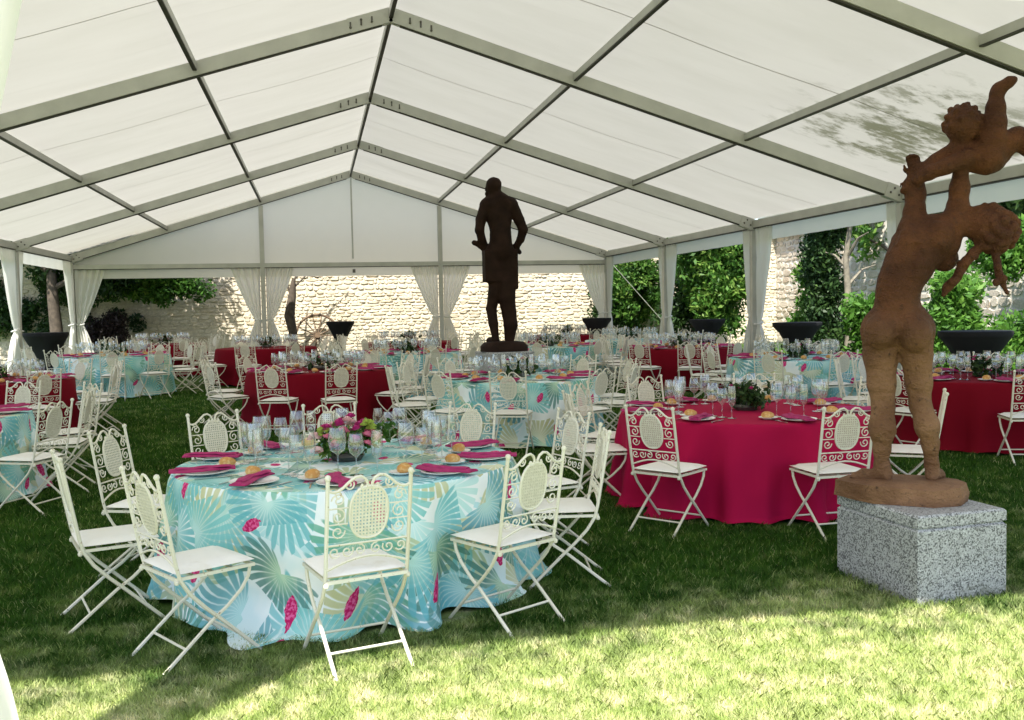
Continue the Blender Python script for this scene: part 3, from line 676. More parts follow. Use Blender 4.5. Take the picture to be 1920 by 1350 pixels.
def hand(c, d, side, s=1., k=.012):
    """palm at c, fingers along d curling over, thumb to the side"""
    c, d = np.array(c, float), np.array(d, float); d /= np.linalg.norm(d); side = np.array(side, float); side /= np.linalg.norm(side); nrm = np.cross(d, side); out = []
    out.append(('cone', tuple(c-d*.03*s), tuple(c+d*.03*s), .036*s, .038*s, .02))
    for q, ln in zip((-1.5, -.5, .5, 1.5), (.052, .062, .058, .045)):
        a = c+side*q*.02*s+d*.04*s; b_ = a+d*ln*.6*s; e = b_+(d*.45-nrm*.6)*ln*.8*s
        out.append(('cone', tuple(a), tuple(b_), .0125*s, .0115*s, k)); out.append(('cone', tuple(b_), tuple(e), .0115*s, .009*s, k))
    a = c-side*.034*s-d*.02*s; b_ = a-side*.025*s+d*.035*s-nrm*.02*s; out.append(('cone', tuple(a), tuple(b_), .014*s, .012*s, k)); out.append(('cone', tuple(b_), tuple(b_+d*.03*s-nrm*.02*s), .012*s, .009*s, k))
    return out
# plinth and raised-arm statue
PL = (2.375, -7.985); PH = .50
pl = thing('granite_plinth', 'speckled grey granite block plinth standing on the lawn at right', 'plinth', (*PL, 0), math.radians(5))
def slab(m, hx, hy, z0, z1, bv=.012):
    ring = lambda x, y, z: [(-x, -y, z), (x, -y, z), (x, y, z), (-x, y, z)]
    vs = ring(hx, hy, z0)+ring(hx, hy, z1-bv)+ring(hx-bv, hy-bv, z1); m.add(vs, [(3, 2, 1, 0), (8, 9, 10, 11)]+[(l*4+k, l*4+(k+1) % 4, l*4+4+(k+1) % 4, l*4+4+k) for l in (0, 1) for k in range(4)])
m = MB(); slab(m, .298, .365, -.05, PH-.078); m.obj('block', MAT['granite'], pl, False)
m = MB(); slab(m, .284, .351, PH-.088, PH-.060); slab(m, .298, .365, PH-.066, PH); m.obj('cap', MAT['granite'], pl, False)
SX, SY = 2.30, -7.90; view = math.atan2(SX-CAMPOS[0], SY-CAMPOS[1])
st = thing('raised_arm_statue', 'brown terracotta statue of a nude woman lifting a child overhead, seen from behind', 'statue', (SX, SY, PH), -view)
m = MB(); n = 10; r_ = random.Random(5); ring = []
for k in range(n):
    a = 2*math.pi*k/n; q = 1+.13*r_.uniform(-1, 1); ring.append((.350*q*math.copysign(abs(math.cos(a))**.7, math.cos(a))+.02, .25*q*math.copysign(abs(math.sin(a))**.75, math.sin(a))+.03))
vs = [(x, y, 0.001) for x, y in ring]+[(x*(1+r_.uniform(-.03, .03)), y*(1+r_.uniform(-.03, .03)), .05+r_.uniform(-.01, .01)) for x, y in ring]+[(x*.975, y*.975, .105+r_.uniform(-.012, .006)) for x, y in ring]+[(x*.6, y*.6, .118) for x, y in ring]
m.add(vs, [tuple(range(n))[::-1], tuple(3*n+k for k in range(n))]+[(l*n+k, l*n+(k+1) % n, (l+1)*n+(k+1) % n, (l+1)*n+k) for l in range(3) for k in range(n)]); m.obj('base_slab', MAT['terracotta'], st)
B0 = .112
W = []
W += chain([(-.085, 0, .075, .045), (-.1, .0, .10, .043), (-.098, -.02, .22, .052), (-.095, -.035, .34, .08), (-.09, 0, .48, .068), (-.10, .01, .62, .085), (-.105, .015, .80, .106), (-.105, .0, .93, .118)])
W += [('cone', (-.075, -.01, .04), (-.2, .03, .035), .042, .036, .03), ('cone', (-.2, .03, .035), (-.27, .05, .022), .036, .022, .02)]
for q in range(5): W.append(('cone', (-.245-.004*q, .015+.017*q, .022), (-.29+.006*q, .02+.018*q, .018), .014, .011, .006))
W += chain([(.205, .07, .075, .042), (.2, .07, .11, .04), (.19, .035, .24, .05), (.17, .01, .36, .072), (.13, .045, .49, .063), (.122, .05, .62, .078), (.105, .03, .80, .097), (.10, 0, .93, .112)])
W += [('cone', (.2, .05, .04), (.245, .15, .035), .04, .034, .03), ('cone', (.245, .15, .035), (.265, .2, .022), .034, .024, .02)]
W += [('ell', (-.005, .02, .98), (.215, .145, .15), .05), ('ell', (-.105, -.095, .95), (.098, .11, .112), .016), ('ell', (.10, -.09, .935), (.098, .108, .112), .016)]
W += chain([(-.005, .01, 1.05, .152), (-.008, .0, 1.17, .122), (.01, .0, 1.26, .126), (.065, .01, 1.37, .143), (.13, .03, 1.48, .145)], .045)
W += [('ell', (.165, .03, 1.50), (.205, .13, .135), .05), ('cone', (.078, .0, 1.585), (.31, .03, 1.60), .070, .078, .04), ('ell', (.075, -.085, 1.5), (.075, .045, .09), .04), ('ell', (.25, -.08, 1.53), (.07, .045, .085), .04), ('ell', (.27, .10, 1.40), (.085, .085, .085), .03), ('ell', (.12, .15, 1.38), (.08, .08, .08), .03)]
W += chain([(.075, .0, 1.59, .070), (.095, .03, 1.70, .060), (.10, .05, 1.80, .058), (.105, .05, 1.92, .045)], .035) + hand((.10, .04, 1.95), (-.25, -.2, .9), (.95, 0, .2), 1.)
W += chain([(.315, .03, 1.59, .078), (.345, .06, 1.70, .062), (.355, .06, 1.82, .055), (.36, .05, 1.93, .045)], .035) + hand((.37, .02, 1.96), (.4, -.35, .8), (.9, 0, -.4), 1.)
W += chain([(.30, .05, 1.60, .07), (.38, .06, 1.60, .062), (.45, .06, 1.60, .062)], .03)
W += [('ell', (.505, .06, 1.585), (.12, .105, .115), .03), ('ell', (.555, .07, 1.55), (.125, .125, .13), .03), ('cone', (.43, .05, 1.66), (.455, .05, 1.665), .038, .045, .03),
      ('cone', (.475, .045, 1.685), (.495, .045, 1.715), .022, .013, .012), ('cone', (.545, .05, 1.69), (.57, .05, 1.66), .035, .04, .03), ('cut', (.515, .0, 1.70), (.52, .005, 1.70), .014, .014, .012), ('cut', (.515, .09, 1.70), (.52, .095, 1.70), .014, .014, .012), ('cone', (.455, .02, 1.695), (.455, .075, 1.695), .011, .011, .006), ('ell', (.53, -.045, 1.60), (.03, .016, .036), .008)]
for q in range(40):  # curls of hair
    a = q*2.4; e = math.acos(1-2*(q+.5)/40); W.append(('ell', (.56+.118*math.sin(e)*math.cos(a), .06-.118*abs(math.sin(e)*math.sin(a)), 1.55+.118*math.cos(e)), (.030, .028, .030), .006))
W += chain([(.50, .03, 1.48, .035), (.43, .02, 1.42, .030), (.375, .02, 1.35, .034), (.345, .03, 1.28, .027), (.29, .03, 1.22, .032), (.262, .03, 1.17, .014)], .01)
W += chain([(.55, .03, 1.46, .03), (.565, .03, 1.36, .022), (.575, .03, 1.29, .024), (.60, .03, 1.23, .018), (.625, .03, 1.17, .012)], .01)
for (xx, zz) in ((.44, 1.40), (.39, 1.36), (.355, 1.30), (.31, 1.25), (.6, 1.26), (.57, 1.33), (.56, 1.24), (.33, 1.26)):
    W.append(('ell', (xx, .0, zz), (.024, .022, .026), .006))
W += [('cut', (.0, -.16, .78), (.0, -.175, 1.05), .034, .020, .010), ('cut', (.0, -.148, 1.05), (.1, -.142, 1.46), .020, .018, .03), ('cut', (-.17, -.16, .845), (-.03, -.175, .835), .016, .022, .016), ('cut', (.16, -.16, .83), (.03, -.175, .82), .016, .022, .016)]
for yy in (-.13, -.08, -.03, .02, .07, .12): W.append(('cut', (.005, yy, .58), (.0, yy, .815), .016, .008, .012))
# child
W += [('cone', (.36, .08, 2.03), (.50, .09, 2.0), .088, .105, .03)]
W += [('ell', (.37, .04, 2.205), (.108, .11, .118), .015), ('cone', (.36, .06, 2.07), (.365, .05, 2.13), .05, .05, .03), ('ell', (.265, .05, 2.19), (.016, .02, .028), .008), ('ell', (.472, .05, 2.19), (.016, .02, .028), .008)]
for q in range(22):
    a = q*2.4; e = math.acos(1-1.25*(q+.5)/22); W.append(('ell', (.37+.105*math.sin(e)*math.cos(a), .04+.105*math.sin(e)*math.sin(a), 2.21+.112*math.cos(e)), (.022, .022, .020), .005))
W += chain([(.32, .06, 2.05, .052), (.22, .03, 1.99, .046), (.13, .02, 1.94, .04), (.075, .02, 1.89, .032)], .02) + hand((.055, .02, 1.86), (-.4, 0, -.9), (.9, .1, -.4), .62)
W += chain([(.38, -.01, 1.99, .052), (.27, -.04, 1.945, .046), (.18, -.03, 1.915, .042), (.11, -.02, 1.88, .034)], .02)
W += chain([(.52, .07, 2.0, .098), (.535, .06, 2.10, .082), (.55, .06, 2.20, .068), (.555, .065, 2.29, .056), (.56, .07, 2.37, .04), (.575, .065, 2.40, .04), (.63, .05, 2.435, .032), (.655, .045, 2.445, .02)], .02)
W += chain([(.54, .12, 2.0, .09), (.62, .13, 2.08, .075), (.68, .14, 2.11, .066), (.75, .15, 2.05, .054), (.84, .16, 2.02, .04), (.87, .15, 2.06, .034), (.89, .14, 2.11, .022)], .02)
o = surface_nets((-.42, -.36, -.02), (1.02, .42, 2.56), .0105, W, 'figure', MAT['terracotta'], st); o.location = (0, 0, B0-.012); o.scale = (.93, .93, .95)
# tailcoat statue on granite plinth
SD = 14.2; sx, sy = ray(946, SD); SC = FPX*3.375/SD; z0 = 1.68-(658-579)/FPX*SD
pl2 = thing('granite_plinth', 'grey granite pedestal of the tailcoat statue, mostly hidden behind a table', 'plinth', (sx, sy, gz(sy)), .2)
m = MB(); slab(m, .33, .33, -.05, z0-gz(sy)); m.obj('block', MAT['granite'], pl2, False)
s2 = thing('tailcoat_statue', 'dark bronze statue of a standing man in a tailcoat, seen from behind', 'statue', (sx, sy, z0), -math.atan2(sx-CAMPOS[0], sy-CAMPOS[1]))
m = MB(); n = 16; ring = [((.355+.02*math.sin(k*2.1))*math.cos(2*math.pi*k/n)-.01, (.3+.02*math.cos(k*1.7))*math.sin(2*math.pi*k/n)) for k in range(n)]
vs = [(x, y, .002) for x, y in ring]+[(x, y, .075) for x, y in ring]+[(x*.85, y*.85, .13) for x, y in ring]+[(x*.5, y*.5, .15) for x, y in ring]
m.add(vs, [tuple(range(n))[::-1], tuple(3*n+k for k in range(n))]+[(l*n+k, l*n+(k+1) % n, (l+1)*n+(k+1) % n, (l+1)*n+k) for l in range(3) for k in range(n)]); m.obj('base_slab', MAT['bronze'], s2)
def c8(cx, cy, y=0.): return (.94*(cx-645)/SC, y/SC, (1100-cy)/SC)
def k8(cx, cy, y, r): return (*c8(cx, cy, y), r/SC)
T = []
T += [('ell', c8(590, 124, 0), (45/SC, 52/SC, 54/SC), .03), ('ell', c8(597, 110, -6), (46/SC, 50/SC, 43/SC), .03), ('cone', c8(600, 150, 0), c8(618, 215, 0), 34/SC, 42/SC, .04), ('cone', c8(548, 138, 10), c8(541, 144, 12), 9/SC, 7/SC, .02), ('cone', c8(560, 165, 16), c8(552, 168, 18), 18/SC, 14/SC, .02), ('ell', c8(618, 128, -8), (8/SC, 12/SC, 15/SC), .01)]
T += chain([k8(552, 238, 0, 48), k8(630, 215, -8, 52), k8(702, 240, 0, 52)], .05) + [('ell', c8(628, 300, 0), (84/SC, 62/SC, 110/SC), .05), ('cone', c8(634, 380, 0), c8(636, 500, 0), 66/SC, 72/SC, .05), ('ell', c8(628, 540, 0), (96/SC, 60/SC, 80/SC), .05)]
T += [('box', c8(582, 620, 5), (62/SC, 50/SC, 100/SC), .012, .015), ('box', c8(686, 642, 8), (54/SC, 50/SC, 124/SC), .012, .015), ('cone', c8(570, 560, 0), c8(566, 690, 0), 46/SC, 44/SC, .02)]
T += chain([k8(540, 240, 0, 40), k8(503, 330, 0, 33), k8(490, 395, -8, 29), k8(508, 450, 10, 25), k8(540, 505, 30, 20)], .02) + hand(c8(548, 512, 34), (.4, .5, -.6), (.6, 0, .6), 1.25)
T += chain([k8(715, 240, 0, 42), k8(764, 330, 0, 34), k8(790, 392, -8, 30), k8(776, 450, 10, 25), k8(747, 500, 30, 20)], .02) + hand(c8(745, 506, 30), (-.3, .4, -.7), (.7, 0, -.4), 1.25)
T += [('cone', c8(535, 520, 40), c8(478, 478, 30), 13/SC, 14/SC, .02), ('ell', c8(463, 472, 30), (20/SC, 18/SC, 17/SC), .02), ('cone', c8(745, 505, 35), c8(772, 532, 30), 20/SC, 15/SC, .02)]
T += chain([k8(604, 690, 5, 50), k8(588, 790, 14, 40), k8(568, 890, 30, 33), k8(576, 980, 14, 30), k8(588, 1075, 6, 22)], .02) + [('cone', c8(588, 1085, 0), c8(556, 1088, 56), 24/SC, 20/SC, .02)]
T += chain([k8(676, 720, 0, 56), k8(670, 820, 4, 54), k8(686, 915, 10, 46), k8(690, 990, -8, 44), k8(682, 1078, 0, 32)], .02) + [('cone', c8(682, 1085, -4), c8(698, 1088, 56), 28/SC, 24/SC, .02)]
T += [('cut', c8(634, 560, -84), c8(634, 770, -84), 12/SC, 14/SC, .02), ('cone', c8(545, 205, 20), c8(700, 205, 20), 14/SC, 14/SC, .02)]
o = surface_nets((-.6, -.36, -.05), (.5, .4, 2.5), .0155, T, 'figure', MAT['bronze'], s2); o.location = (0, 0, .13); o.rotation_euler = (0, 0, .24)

# ------------------------------------------------------------------ chairs
def back_y(z): return -.20-.075*(z-.5)/.42
def spiral(cx, cz, r, turns, a0, sgn=1, n=12):
    return [(cx+sgn*r*(1-.8*i/n)*math.cos(a0+turns*2*math.pi*i/n), back_y(cz+r*(1-.8*i/n)*math.sin(a0+turns*2*math.pi*i/n)), cz+r*(1-.8*i/n)*math.sin(a0+turns*2*math.pi*i/n)) for i in range(n+1)]
def toprail(s): return [(s*x, back_y(z), z) for x, z in ((.2, .875), (.175, .866), (.15, .870), (.125, .885), (.10, .908), (.072, .928), (.045, .932), (.022, .918), (.010, .893), (.018, .872), (.034, .868), (.042, .880), (.034, .892))]
def chair_side(s, fat=1.):
    m = MB(); m.tube([(s*.2, -.275, .925), (s*.2, back_y(.7), .7), (s*.2, -.2, .5), (s*.2, -.182, .43), (s*.2, -.135, .355), (s*.2, -.06, .275), (s*.2, .02, .20), (s*.2, .225, .0)], .0098*fat, 6)
    m.ball((s*.2, -.277, .935), .016, 8); m.ball((s*.2, -.2, .425), .014, 6); return m
def chair_rear(s, fat=1.):
    m = MB(); m.tube([(s*.186, .185, .435), (s*.186, .175, .385), (s*.186, .135, .325), (s*.186, .06, .258), (s*.186, -.02, .205), (s*.186, -.275, .0)], .0095*fat, 6); return m
def cane(seg=20):
    m = MB(); hw, hh, cz = .092, .124, .757; ring = []
    for k in range(seg):
        a = 2*math.pi*k/seg; x = hw*math.copysign(abs(math.cos(a))**.8, math.cos(a)); z = cz+hh*math.copysign(abs(math.sin(a))**.9, math.sin(a)); ring.append((x, z))
    vs = [(x, back_y(z)-.004, z) for x, z in ring]+[(x, back_y(z)+.004, z) for x, z in ring]
    m.add(vs, [tuple(range(seg)), tuple(range(2*seg-1, seg-1, -1))]+[(k, seg+k, seg+(k+1) % seg, (k+1) % seg) for k in range(seg)]); return m, ring
def chair_meshes(lod):
    fat = .95 if lod == 0 else .95; P = {}
    if lod == 0:
        P['side_bar'] = [chair_side(s).mesh('side_bar', MAT['white_iron']) for s in (-1, 1)]; P['leg'] = [chair_rear(s).mesh('leg', MAT['white_iron']) for s in (-1, 1)]
    m, ring = cane(24 if lod == 0 else 12); P['cane_panel'] = [m.mesh('cane_panel', MAT['cane'], False)]
    sc_ = MB(); pts = [(x*1.0, back_y(z), z) for x, z in ring]; sc_.tube(pts+[pts[0]], .0075*fat, 6 if lod == 0 else 4, cap=False)
    for s in (-1, 1): sc_.tube(toprail(s) if lod == 0 else toprail(s)[::2], .0075*fat, 6 if lod == 0 else 4)
    sc_.tube([(x, back_y(.51+.045*math.cos(x/.2*1.5)), .495+.05*math.cos(x/.2*math.pi/2)) for x in np.linspace(-.2, .2, 9)], .0065*fat, 5)
    sc_.tube([(-.2, back_y(.612), .612), (.2, back_y(.612), .612)], .0055*fat, 5)
    k_ = 5 if lod == 0 else 4; nn = 14 if lod == 0 else 7
    for s in (-1, 1):
        for cz, r, a0 in ((.825, .034, 0), (.75, .036, 1.6), (.675, .034, 3.)):
            sc_.tube(spiral(s*.147, cz, r, 1.3, a0, s, nn), .0042*fat, k_)
        for cz in (.788, .712): sc_.tube([(s*.2, back_y(cz), cz), (s*.1, back_y(cz), cz)], .004*fat, k_)
        for cx, r in ((.16, .03), (.10, .032), (.04, .03)): sc_.tube(spiral(s*cx, .578, r*.95, 1.25, .6+cx*20, s, nn), .0042*fat, k_)
        sc_.tube(spiral(s*.098, .893, .024, 1.3, 2.5, s, nn), .0042*fat, k_)
        sc_.tube(spiral(s*.15, .848, .02, 1.3, .5, s, nn), .0040*fat, k_)
    if lod == 0: P['scroll_back'] = [sc_.mesh('scroll_back', MAT['white_iron'])]
    fr = sc_ if lod else MB(); y0, y1 = -.2, .2
    for s in (-1, 1): fr.beam((s*.192, y0, .437), (s*.192, y1, .437), .012, .016)
    for y in (y0, y1): fr.beam((-.2, y, .437), (.2, y, .437), .012, .016)
    for y in (-.1, 0, .1): fr.beam((-.19, y, .434), (.19, y, .434), .02, .005)
    if lod == 0: P['seat_frame'] = [fr.mesh('seat_frame', MAT['white_iron'], False)]
    cb = sc_ if lod else None
    for y, x, z in ((-.16, .186, .092), (.125, .2, .10)):
        if lod == 0: cb = MB()
        cb.tube([(-x, y, z), (x, y, z)], .007*fat, 6 if lod == 0 else 4)
        if lod == 0: P.setdefault('crossbar', []).append(cb.mesh('crossbar', MAT['white_iron']))
    if lod:
        for s in (-1, 1):
            for q in (chair_side(s, fat), chair_rear(s, fat)): sc_.add(q.v, q.f)
        P['frame'] = [sc_.mesh('frame', MAT['white_iron'])]
    cu = MB(); n = 8 if lod == 0 else 5; g = np.linspace(-1, 1, n+1); vs = []
    for t_ in (0, 1):
        for a in g:
            for b_ in g:
                e = max(abs(a), abs(b_)); puff = (1-e**6); vs.append((a*.205*(1-.02*abs(b_)**3), b_*.205*(1-.02*abs(a)**3)+.003, .463+(.022*puff*(1 if t_ else -.75))))
    q = (n+1)**2; fs = [(i*(n+1)+j, (i+1)*(n+1)+j, (i+1)*(n+1)+j+1, i*(n+1)+j+1) for i in range(n) for j in range(n)]
    cu.add(vs, [tuple(q+k for k in f) for f in fs]+[f[::-1] for f in fs]); P['seat_cushion'] = [cu.mesh('seat_cushion', MAT['cushion'])]
    for o in P['seat_cushion']: o.polygons.foreach_set('use_smooth', [True]*len(o.polygons))
    return P
CH = [chair_meshes(0), chair_meshes(1)]
def chair(x, y, rz, label, lod, group):
    t = thing('garden_chair', label, 'chair', (x, y, gz(y)), rz, group)
    for nm, ms in CH[lod].items():
        for me in ms: link(nm, me, t)
    return t

# ------------------------------------------------------------------ tables
def cloth(R, mat, near, seed, flap=None, nf=12, amp=.05):
    r = random.Random(seed); n = 220 if near else 72; nz = 22 if near else 9; H = .75; vs = []; uv = []; fs = []
    ph = [r.random()*6.28 for _ in range(6)]; ox, oy = r.uniform(0, 5), r.uniform(0, 5)
    rings = [(R*q, H) for q in ((.02, .2, .4, .6, .75, .88, .96, .985) if near else (.02, .5, .9, .98))]+[(R, H-.004), (R+.008, H-.018)]
    nt = len(rings)
    for j in range(1, nz+1): rings.append((None, H-.018-(H-.018)*j/nz))
    for i, (rr, z) in enumerate(rings):
        for k in range(n):
            th = 2*math.pi*k/n
            if rr is not None: rad, zz = rr, z+(.002*math.sin(7*th+ph[0])*(rr/R) if i < nt-2 else 0)
            else:
                s = (H-z)/H; fold = math.sin(nf*th+ph[0]+.8*math.sin(3*th+ph[1]))+.55*math.sin((nf*1.7//1)*th+ph[2])+.4*math.sin(5*th+ph[3]); fold = math.copysign(abs(fold)**.72, fold)
                rad = R+.012+.05*s+amp*(s**.85)*fold*(.75+.25*math.sin(2*th+ph[4]))+.04*max(0, s-.85)/.15*(1+.6*math.sin(4*th+ph[4])); zz = max(z, .008)
                if s > .93: zz = .010+.022*(.5+.5*math.sin(nf*1.3//1*th+ph[5]))*(1.25-s)*4
                if near: rad += .012*math.sin(17*th+9*s+ph[5])*s*(1-s)*2
                if flap:
                    d = (th-flap[0]+math.pi) % (2*math.pi)-math.pi; e = math.exp(-(d/flap[1])**2)
                    rad += flap[2]*e*max(0, (s-.80)/.20)**1.0
                    if s > .86: zz = max(.014, zz*(1-e))+.02*e*abs(math.sin(11*th))
            x, y = rad*math.cos(th), rad*math.sin(th); vs.append((x, y, zz))
            if rr is not None and i < nt-1: uv.append((x+ox, y+oy))
            else: uv.append((th*R+ox+3, zz+ (rad-R)*.5 +oy+9))
    m = len(rings)
    for i in range(m-1):
        for k in range(n): fs.append((i*n+k, i*n+(k+1) % n, (i+1)*n+(k+1) % n, (i+1)*n+k))
    fs.append(tuple(range(n))); me = bpy.data.meshes.new('tablecloth'); me.from_pydata(vs, [], [f[::-1] for f in fs[:-1]]+[fs[-1]]); me.materials.append(mat)
    l = me.uv_layers.new(name='UVMap'); idx = np.zeros(len(me.loops), dtype=np.int32); me.loops.foreach_get('vertex_index', idx); U = np.array(uv, np.float32)[idx]
    # repair the wrap-around column and the top/skirt boundary ring
    st_ = np.zeros(len(me.polygons), dtype=np.int32); me.polygons.foreach_get('loop_start', st_)
    for f in range(len(fs)-1):
        a = U[st_[f]:st_[f]+4]; k = f % n; i = f//n
        if i >= nt-1 and k == n-1:
            mx = a[:, 0].max(); a[a[:, 0] < mx-R*3, 0] += 2*math.pi*R
        elif i == nt-2:  # boundary: give upper verts skirt coordinates too
            vv = idx[st_[f]:st_[f]+4]
            for q in range(4):
                if vv[q]//n == nt-2:
                    kk = vv[q] % n; a[q] = ((2*math.pi*kk/n)*R+ox+3, H+oy+9)
            mx = a[:, 0].max(); a[a[:, 0] < mx-R*3, 0] += 2*math.pi*R
    l.data.foreach_set('uv', U.ravel()); me.polygons.foreach_set('use_smooth', [True]*len(me.polygons)); me.update(); return me
SEATS = ['near side of', 'near right of', 'nearer right end of', 'farther right end of', 'far right of', 'far side of', 'far left of', 'farther left end of', 'nearer left end of', 'near left of']
NAME = [  # kind, x, y, R, phrase, seats (None = ten)
 ('palm', -.92, -6.95, 1.04, 'the nearest palm-print table'),
 ('magenta', 2.52, -5.32, 1.06, 'the magenta table beside the granite plinth'),
 ('palm', 1.38, -1.20, .98, 'the palm-print table before the tailcoat statue'),
 ('crimson', -1.06, 1.25, 1.02, 'the red table left of centre'),
 ('palm', -4.80, -3.30, 1.04, 'the palm-print table at the left edge'),
 ('crimson', -5.40, 1.05, 1.04, 'the red table at the left edge'),
 ('palm', -4.95, 6.90, 1.04, 'the palm-print table near the rear left corner'),
 ('crimson', -4.75, 11.8, 1.0, 'the red table farthest back at left'),
 ('crimson', -2.15, 8.60, 1.06, 'the red table below the cart wheel'),
 ('crimson', 1.05, 9.60, 1.06, 'the red table far back in the middle'),
 ('palm', 3.55, 6.10, 1.0, 'the palm-print table right of the tailcoat statue'),
 ('crimson', 5.30, 11.4, 1.0, 'the red table farthest back at right'),
 ('palm', 5.85, 7.90, 1.0, 'the palm-print table by the rear right posts'),
 ('crimson', 5.70, 4.30, 1.0, 'the red table by the right-hand curtains'),
 ('palm', 6.17, .72, 1.02, 'the palm-print table by the right-hand bar tables'),
 ('crimson', 6.40, -3.25, .98, 'the red table at the right edge'),
 ('palm', .55, 5.0, 1.0, 'the palm-print table behind the tailcoat statue'),
]
TABLES = []
def bear(tx, ty, a):
    va = math.atan2(ty-CAMPOS[1], tx-CAMPOS[0]); b_ = (a-(va+math.pi)) % (2*math.pi); return b_   # 0 = towards camera, grows anticlockwise (to the right)
for i, (kind, x, y, R, ph) in enumerate(NAME):
    near = i < 2; g0 = gz(y)
    lab = {'palm': 'round table under %s cloth, ', 'magenta': 'round table under %s cloth, ', 'crimson': 'round table under %s cloth, '}[kind] % {'palm': 'turquoise palm-print', 'magenta': 'bright magenta', 'crimson': 'crimson'}[kind]
    short = ph.replace('the ', '', 1).replace('palm-print table ', '').replace('magenta table ', '').replace('red table ', '').replace('palm-print table', '')
    short = {0: 'nearest the camera'}.get(i, short)
    t = thing('banquet_table', lab+short, 'table', (x, y, g0), 0, 'round banquet tables')
    me = cloth(R, MAT[kind], near or i in (2, 4), 11+i, (math.radians(-117), .13, .26) if i == 0 else None, nf=(11, 13)[i] if i < 2 else 13, amp=(.10, .10)[i] if i < 2 else .06)
    link('tablecloth', me, t)
    TABLES.append((kind, x, y, R, ph, t))

# ---- place-setting meshes
def glass_mesh(h, rb, rt, bowl, n=14):
    m = MB(); m.lathe([(.001, .0), (rb, .0), (rb, .003), (.006, .008), (.0042, .02), (.004, bowl-.012), (.012, bowl), (rt*.78, bowl+.018), (rt, bowl+(h-bowl)*.42), (rt*.98, bowl+(h-bowl)*.65), (rt*.80, h)], n, cap=False); return m.mesh('wine_glass', MAT['glass'])
GL = [glass_mesh(.275, .044, .052, .125), glass_mesh(.24, .040, .045, .11), glass_mesh(.26, .038, .034, .10)]
GLF = [glass_mesh(.275, .044, .052, .125, 8), glass_mesh(.24, .040, .045, .11, 8), glass_mesh(.26, .038, .034, .10, 8)]
def plate_mesh(R=.135):
    m = MB(); m.lathe([(.001, .004), (R*.6, .004), (R*.66, .008), (R, .018), (R, .021), (R*.64, .012), (R*.58, .008), (.001, .008)], 28, cap=False); return m.mesh('plate', MAT['china'])
PLT = plate_mesh(); SPL = plate_mesh(.075)
def napkin_mesh(seed):
    r = random.Random(seed); m = MB(); n, k = 12, 5; vs = []
    prof = [(-.052, .002), (-.054, .014), (-.03, .027+r.uniform(0, .005)), (0, .03), (.03, .026), (.054, .013), (.052, .002)]
    for i in range(n+1):
        y = -.185+.37*i/n; tw = .02*math.sin(i*.5+seed); sq = 1-.18*abs(i/n-.5)*2+.06*math.sin(i*1.1+seed)
        for x, z in prof: vs.append((x*sq+tw, y, z*(1+.12*math.sin(i*1.7+x*60+seed))))
    w_ = len(prof); m.add(vs, [(i*w_+j, i*w_+j+1, (i+1)*w_+j+1, (i+1)*w_+j) for i in range(n) for j in range(w_-1)]+[tuple(range(w_))[::-1], tuple(n*w_+j for j in range(w_))])
    # a second loose fold on top
    vs = []
    for i in range(n+1):
        y = -.15+.31*i/n
        for x, z in ((-.02, .029), (-.012, .043), (.012, .045), (.03, .03)): vs.append((x+.012*math.sin(i*.6+seed), y, z+.003*math.sin(i*1.3)))
    m.add(vs, [(i*4+j, i*4+j+1, (i+1)*4+j+1, (i+1)*4+j) for i in range(n) for j in range(3)]+[(3, 2, 1, 0), (n*4, n*4+1, n*4+2, n*4+3)])
    return m.mesh('napkin', MAT['napkin'])
NAP = [napkin_mesh(k) for k in range(3)]
def bread_mesh(seed):
    r = random.Random(seed); m = MB(); m.ball((0, 0, .024), .05, 12, sc=(1, .86, .62)); m.v = [(x*(1+.05*math.sin(9*y*20+seed)), y*(1+.05*math.sin(x*90)), max(.001, z*(1+.06*math.sin(40*x+30*y)))) for x, y, z in m.v]; return m.mesh('bread_roll', MAT['bread'])
BRD = [bread_mesh(k) for k in range(3)]
def knife_mesh():
    m = MB(); m.box((0, -.05, .004), (.006, .05, .004)); m.add([(-.006, 0, .003), (.007, 0, .003), (.009, .09, .003), (.0, .12, .003), (-.006, .1, .003), (-.006, 0, .006), (.007, 0, .005), (.009, .09, .004), (.0, .12, .004), (-.006, .1, .006)], [(4, 3, 2, 1, 0), (5, 6, 7, 8, 9)]+[(k, (k+1) % 5, 5+(k+1) % 5, 5+k) for k in range(5)]); return m.mesh('knife', MAT['steel'], False)
def fork_mesh():
    m = MB(); m.box((0, -.03, .004), (.004, .07, .002)); m.box((0, .05, .004), (.011, .012, .002))
    for k in range(4): m.box((-.0096+.0064*k, .082, .005), (.0018, .022, .0015))
    return m.mesh('fork', MAT['steel'], False)
KN, FK = knife_mesh(), fork_mesh()

# seat layouts: explicit angles (deg, distance, extra turn) where the photo shows them
LAY = {0: [(-94, 1.42, 0, 'x'), (-53, 1.32, 0, 'x'), (-127, 1.40, 0, 'x'), (-17, 1.34, 8), (18, 1.42, 0), (52, 1.36, 0), (93, 1.34, 0), (125, 1.36, 0), (159, 1.36, 0), (-161, 1.38, 0)],
       1: [(-139, 1.36, -12), (-88, 1.30, 0), (-33, 1.30, 0), (175, 1.28, 0), (140, 1.3, 0), (104, 1.3, 0), (62, 1.3, 0), (16, 1.32, 0)]}
EXPL = {(0, 0): (-.94, -8.37, 16), (0, 1): (-.13, -7.99, 31), (0, 2): (-1.70, -8.10, -58), (1, 0): (1.48, -6.24, -52)}
nglass = 0; FAR = MB(); far_v, far_f = [], []; NDET = 0
GLIM = 297
order = sorted(range(len(TABLES)), key=lambda i: TABLES[i][2])
gl_far = {}
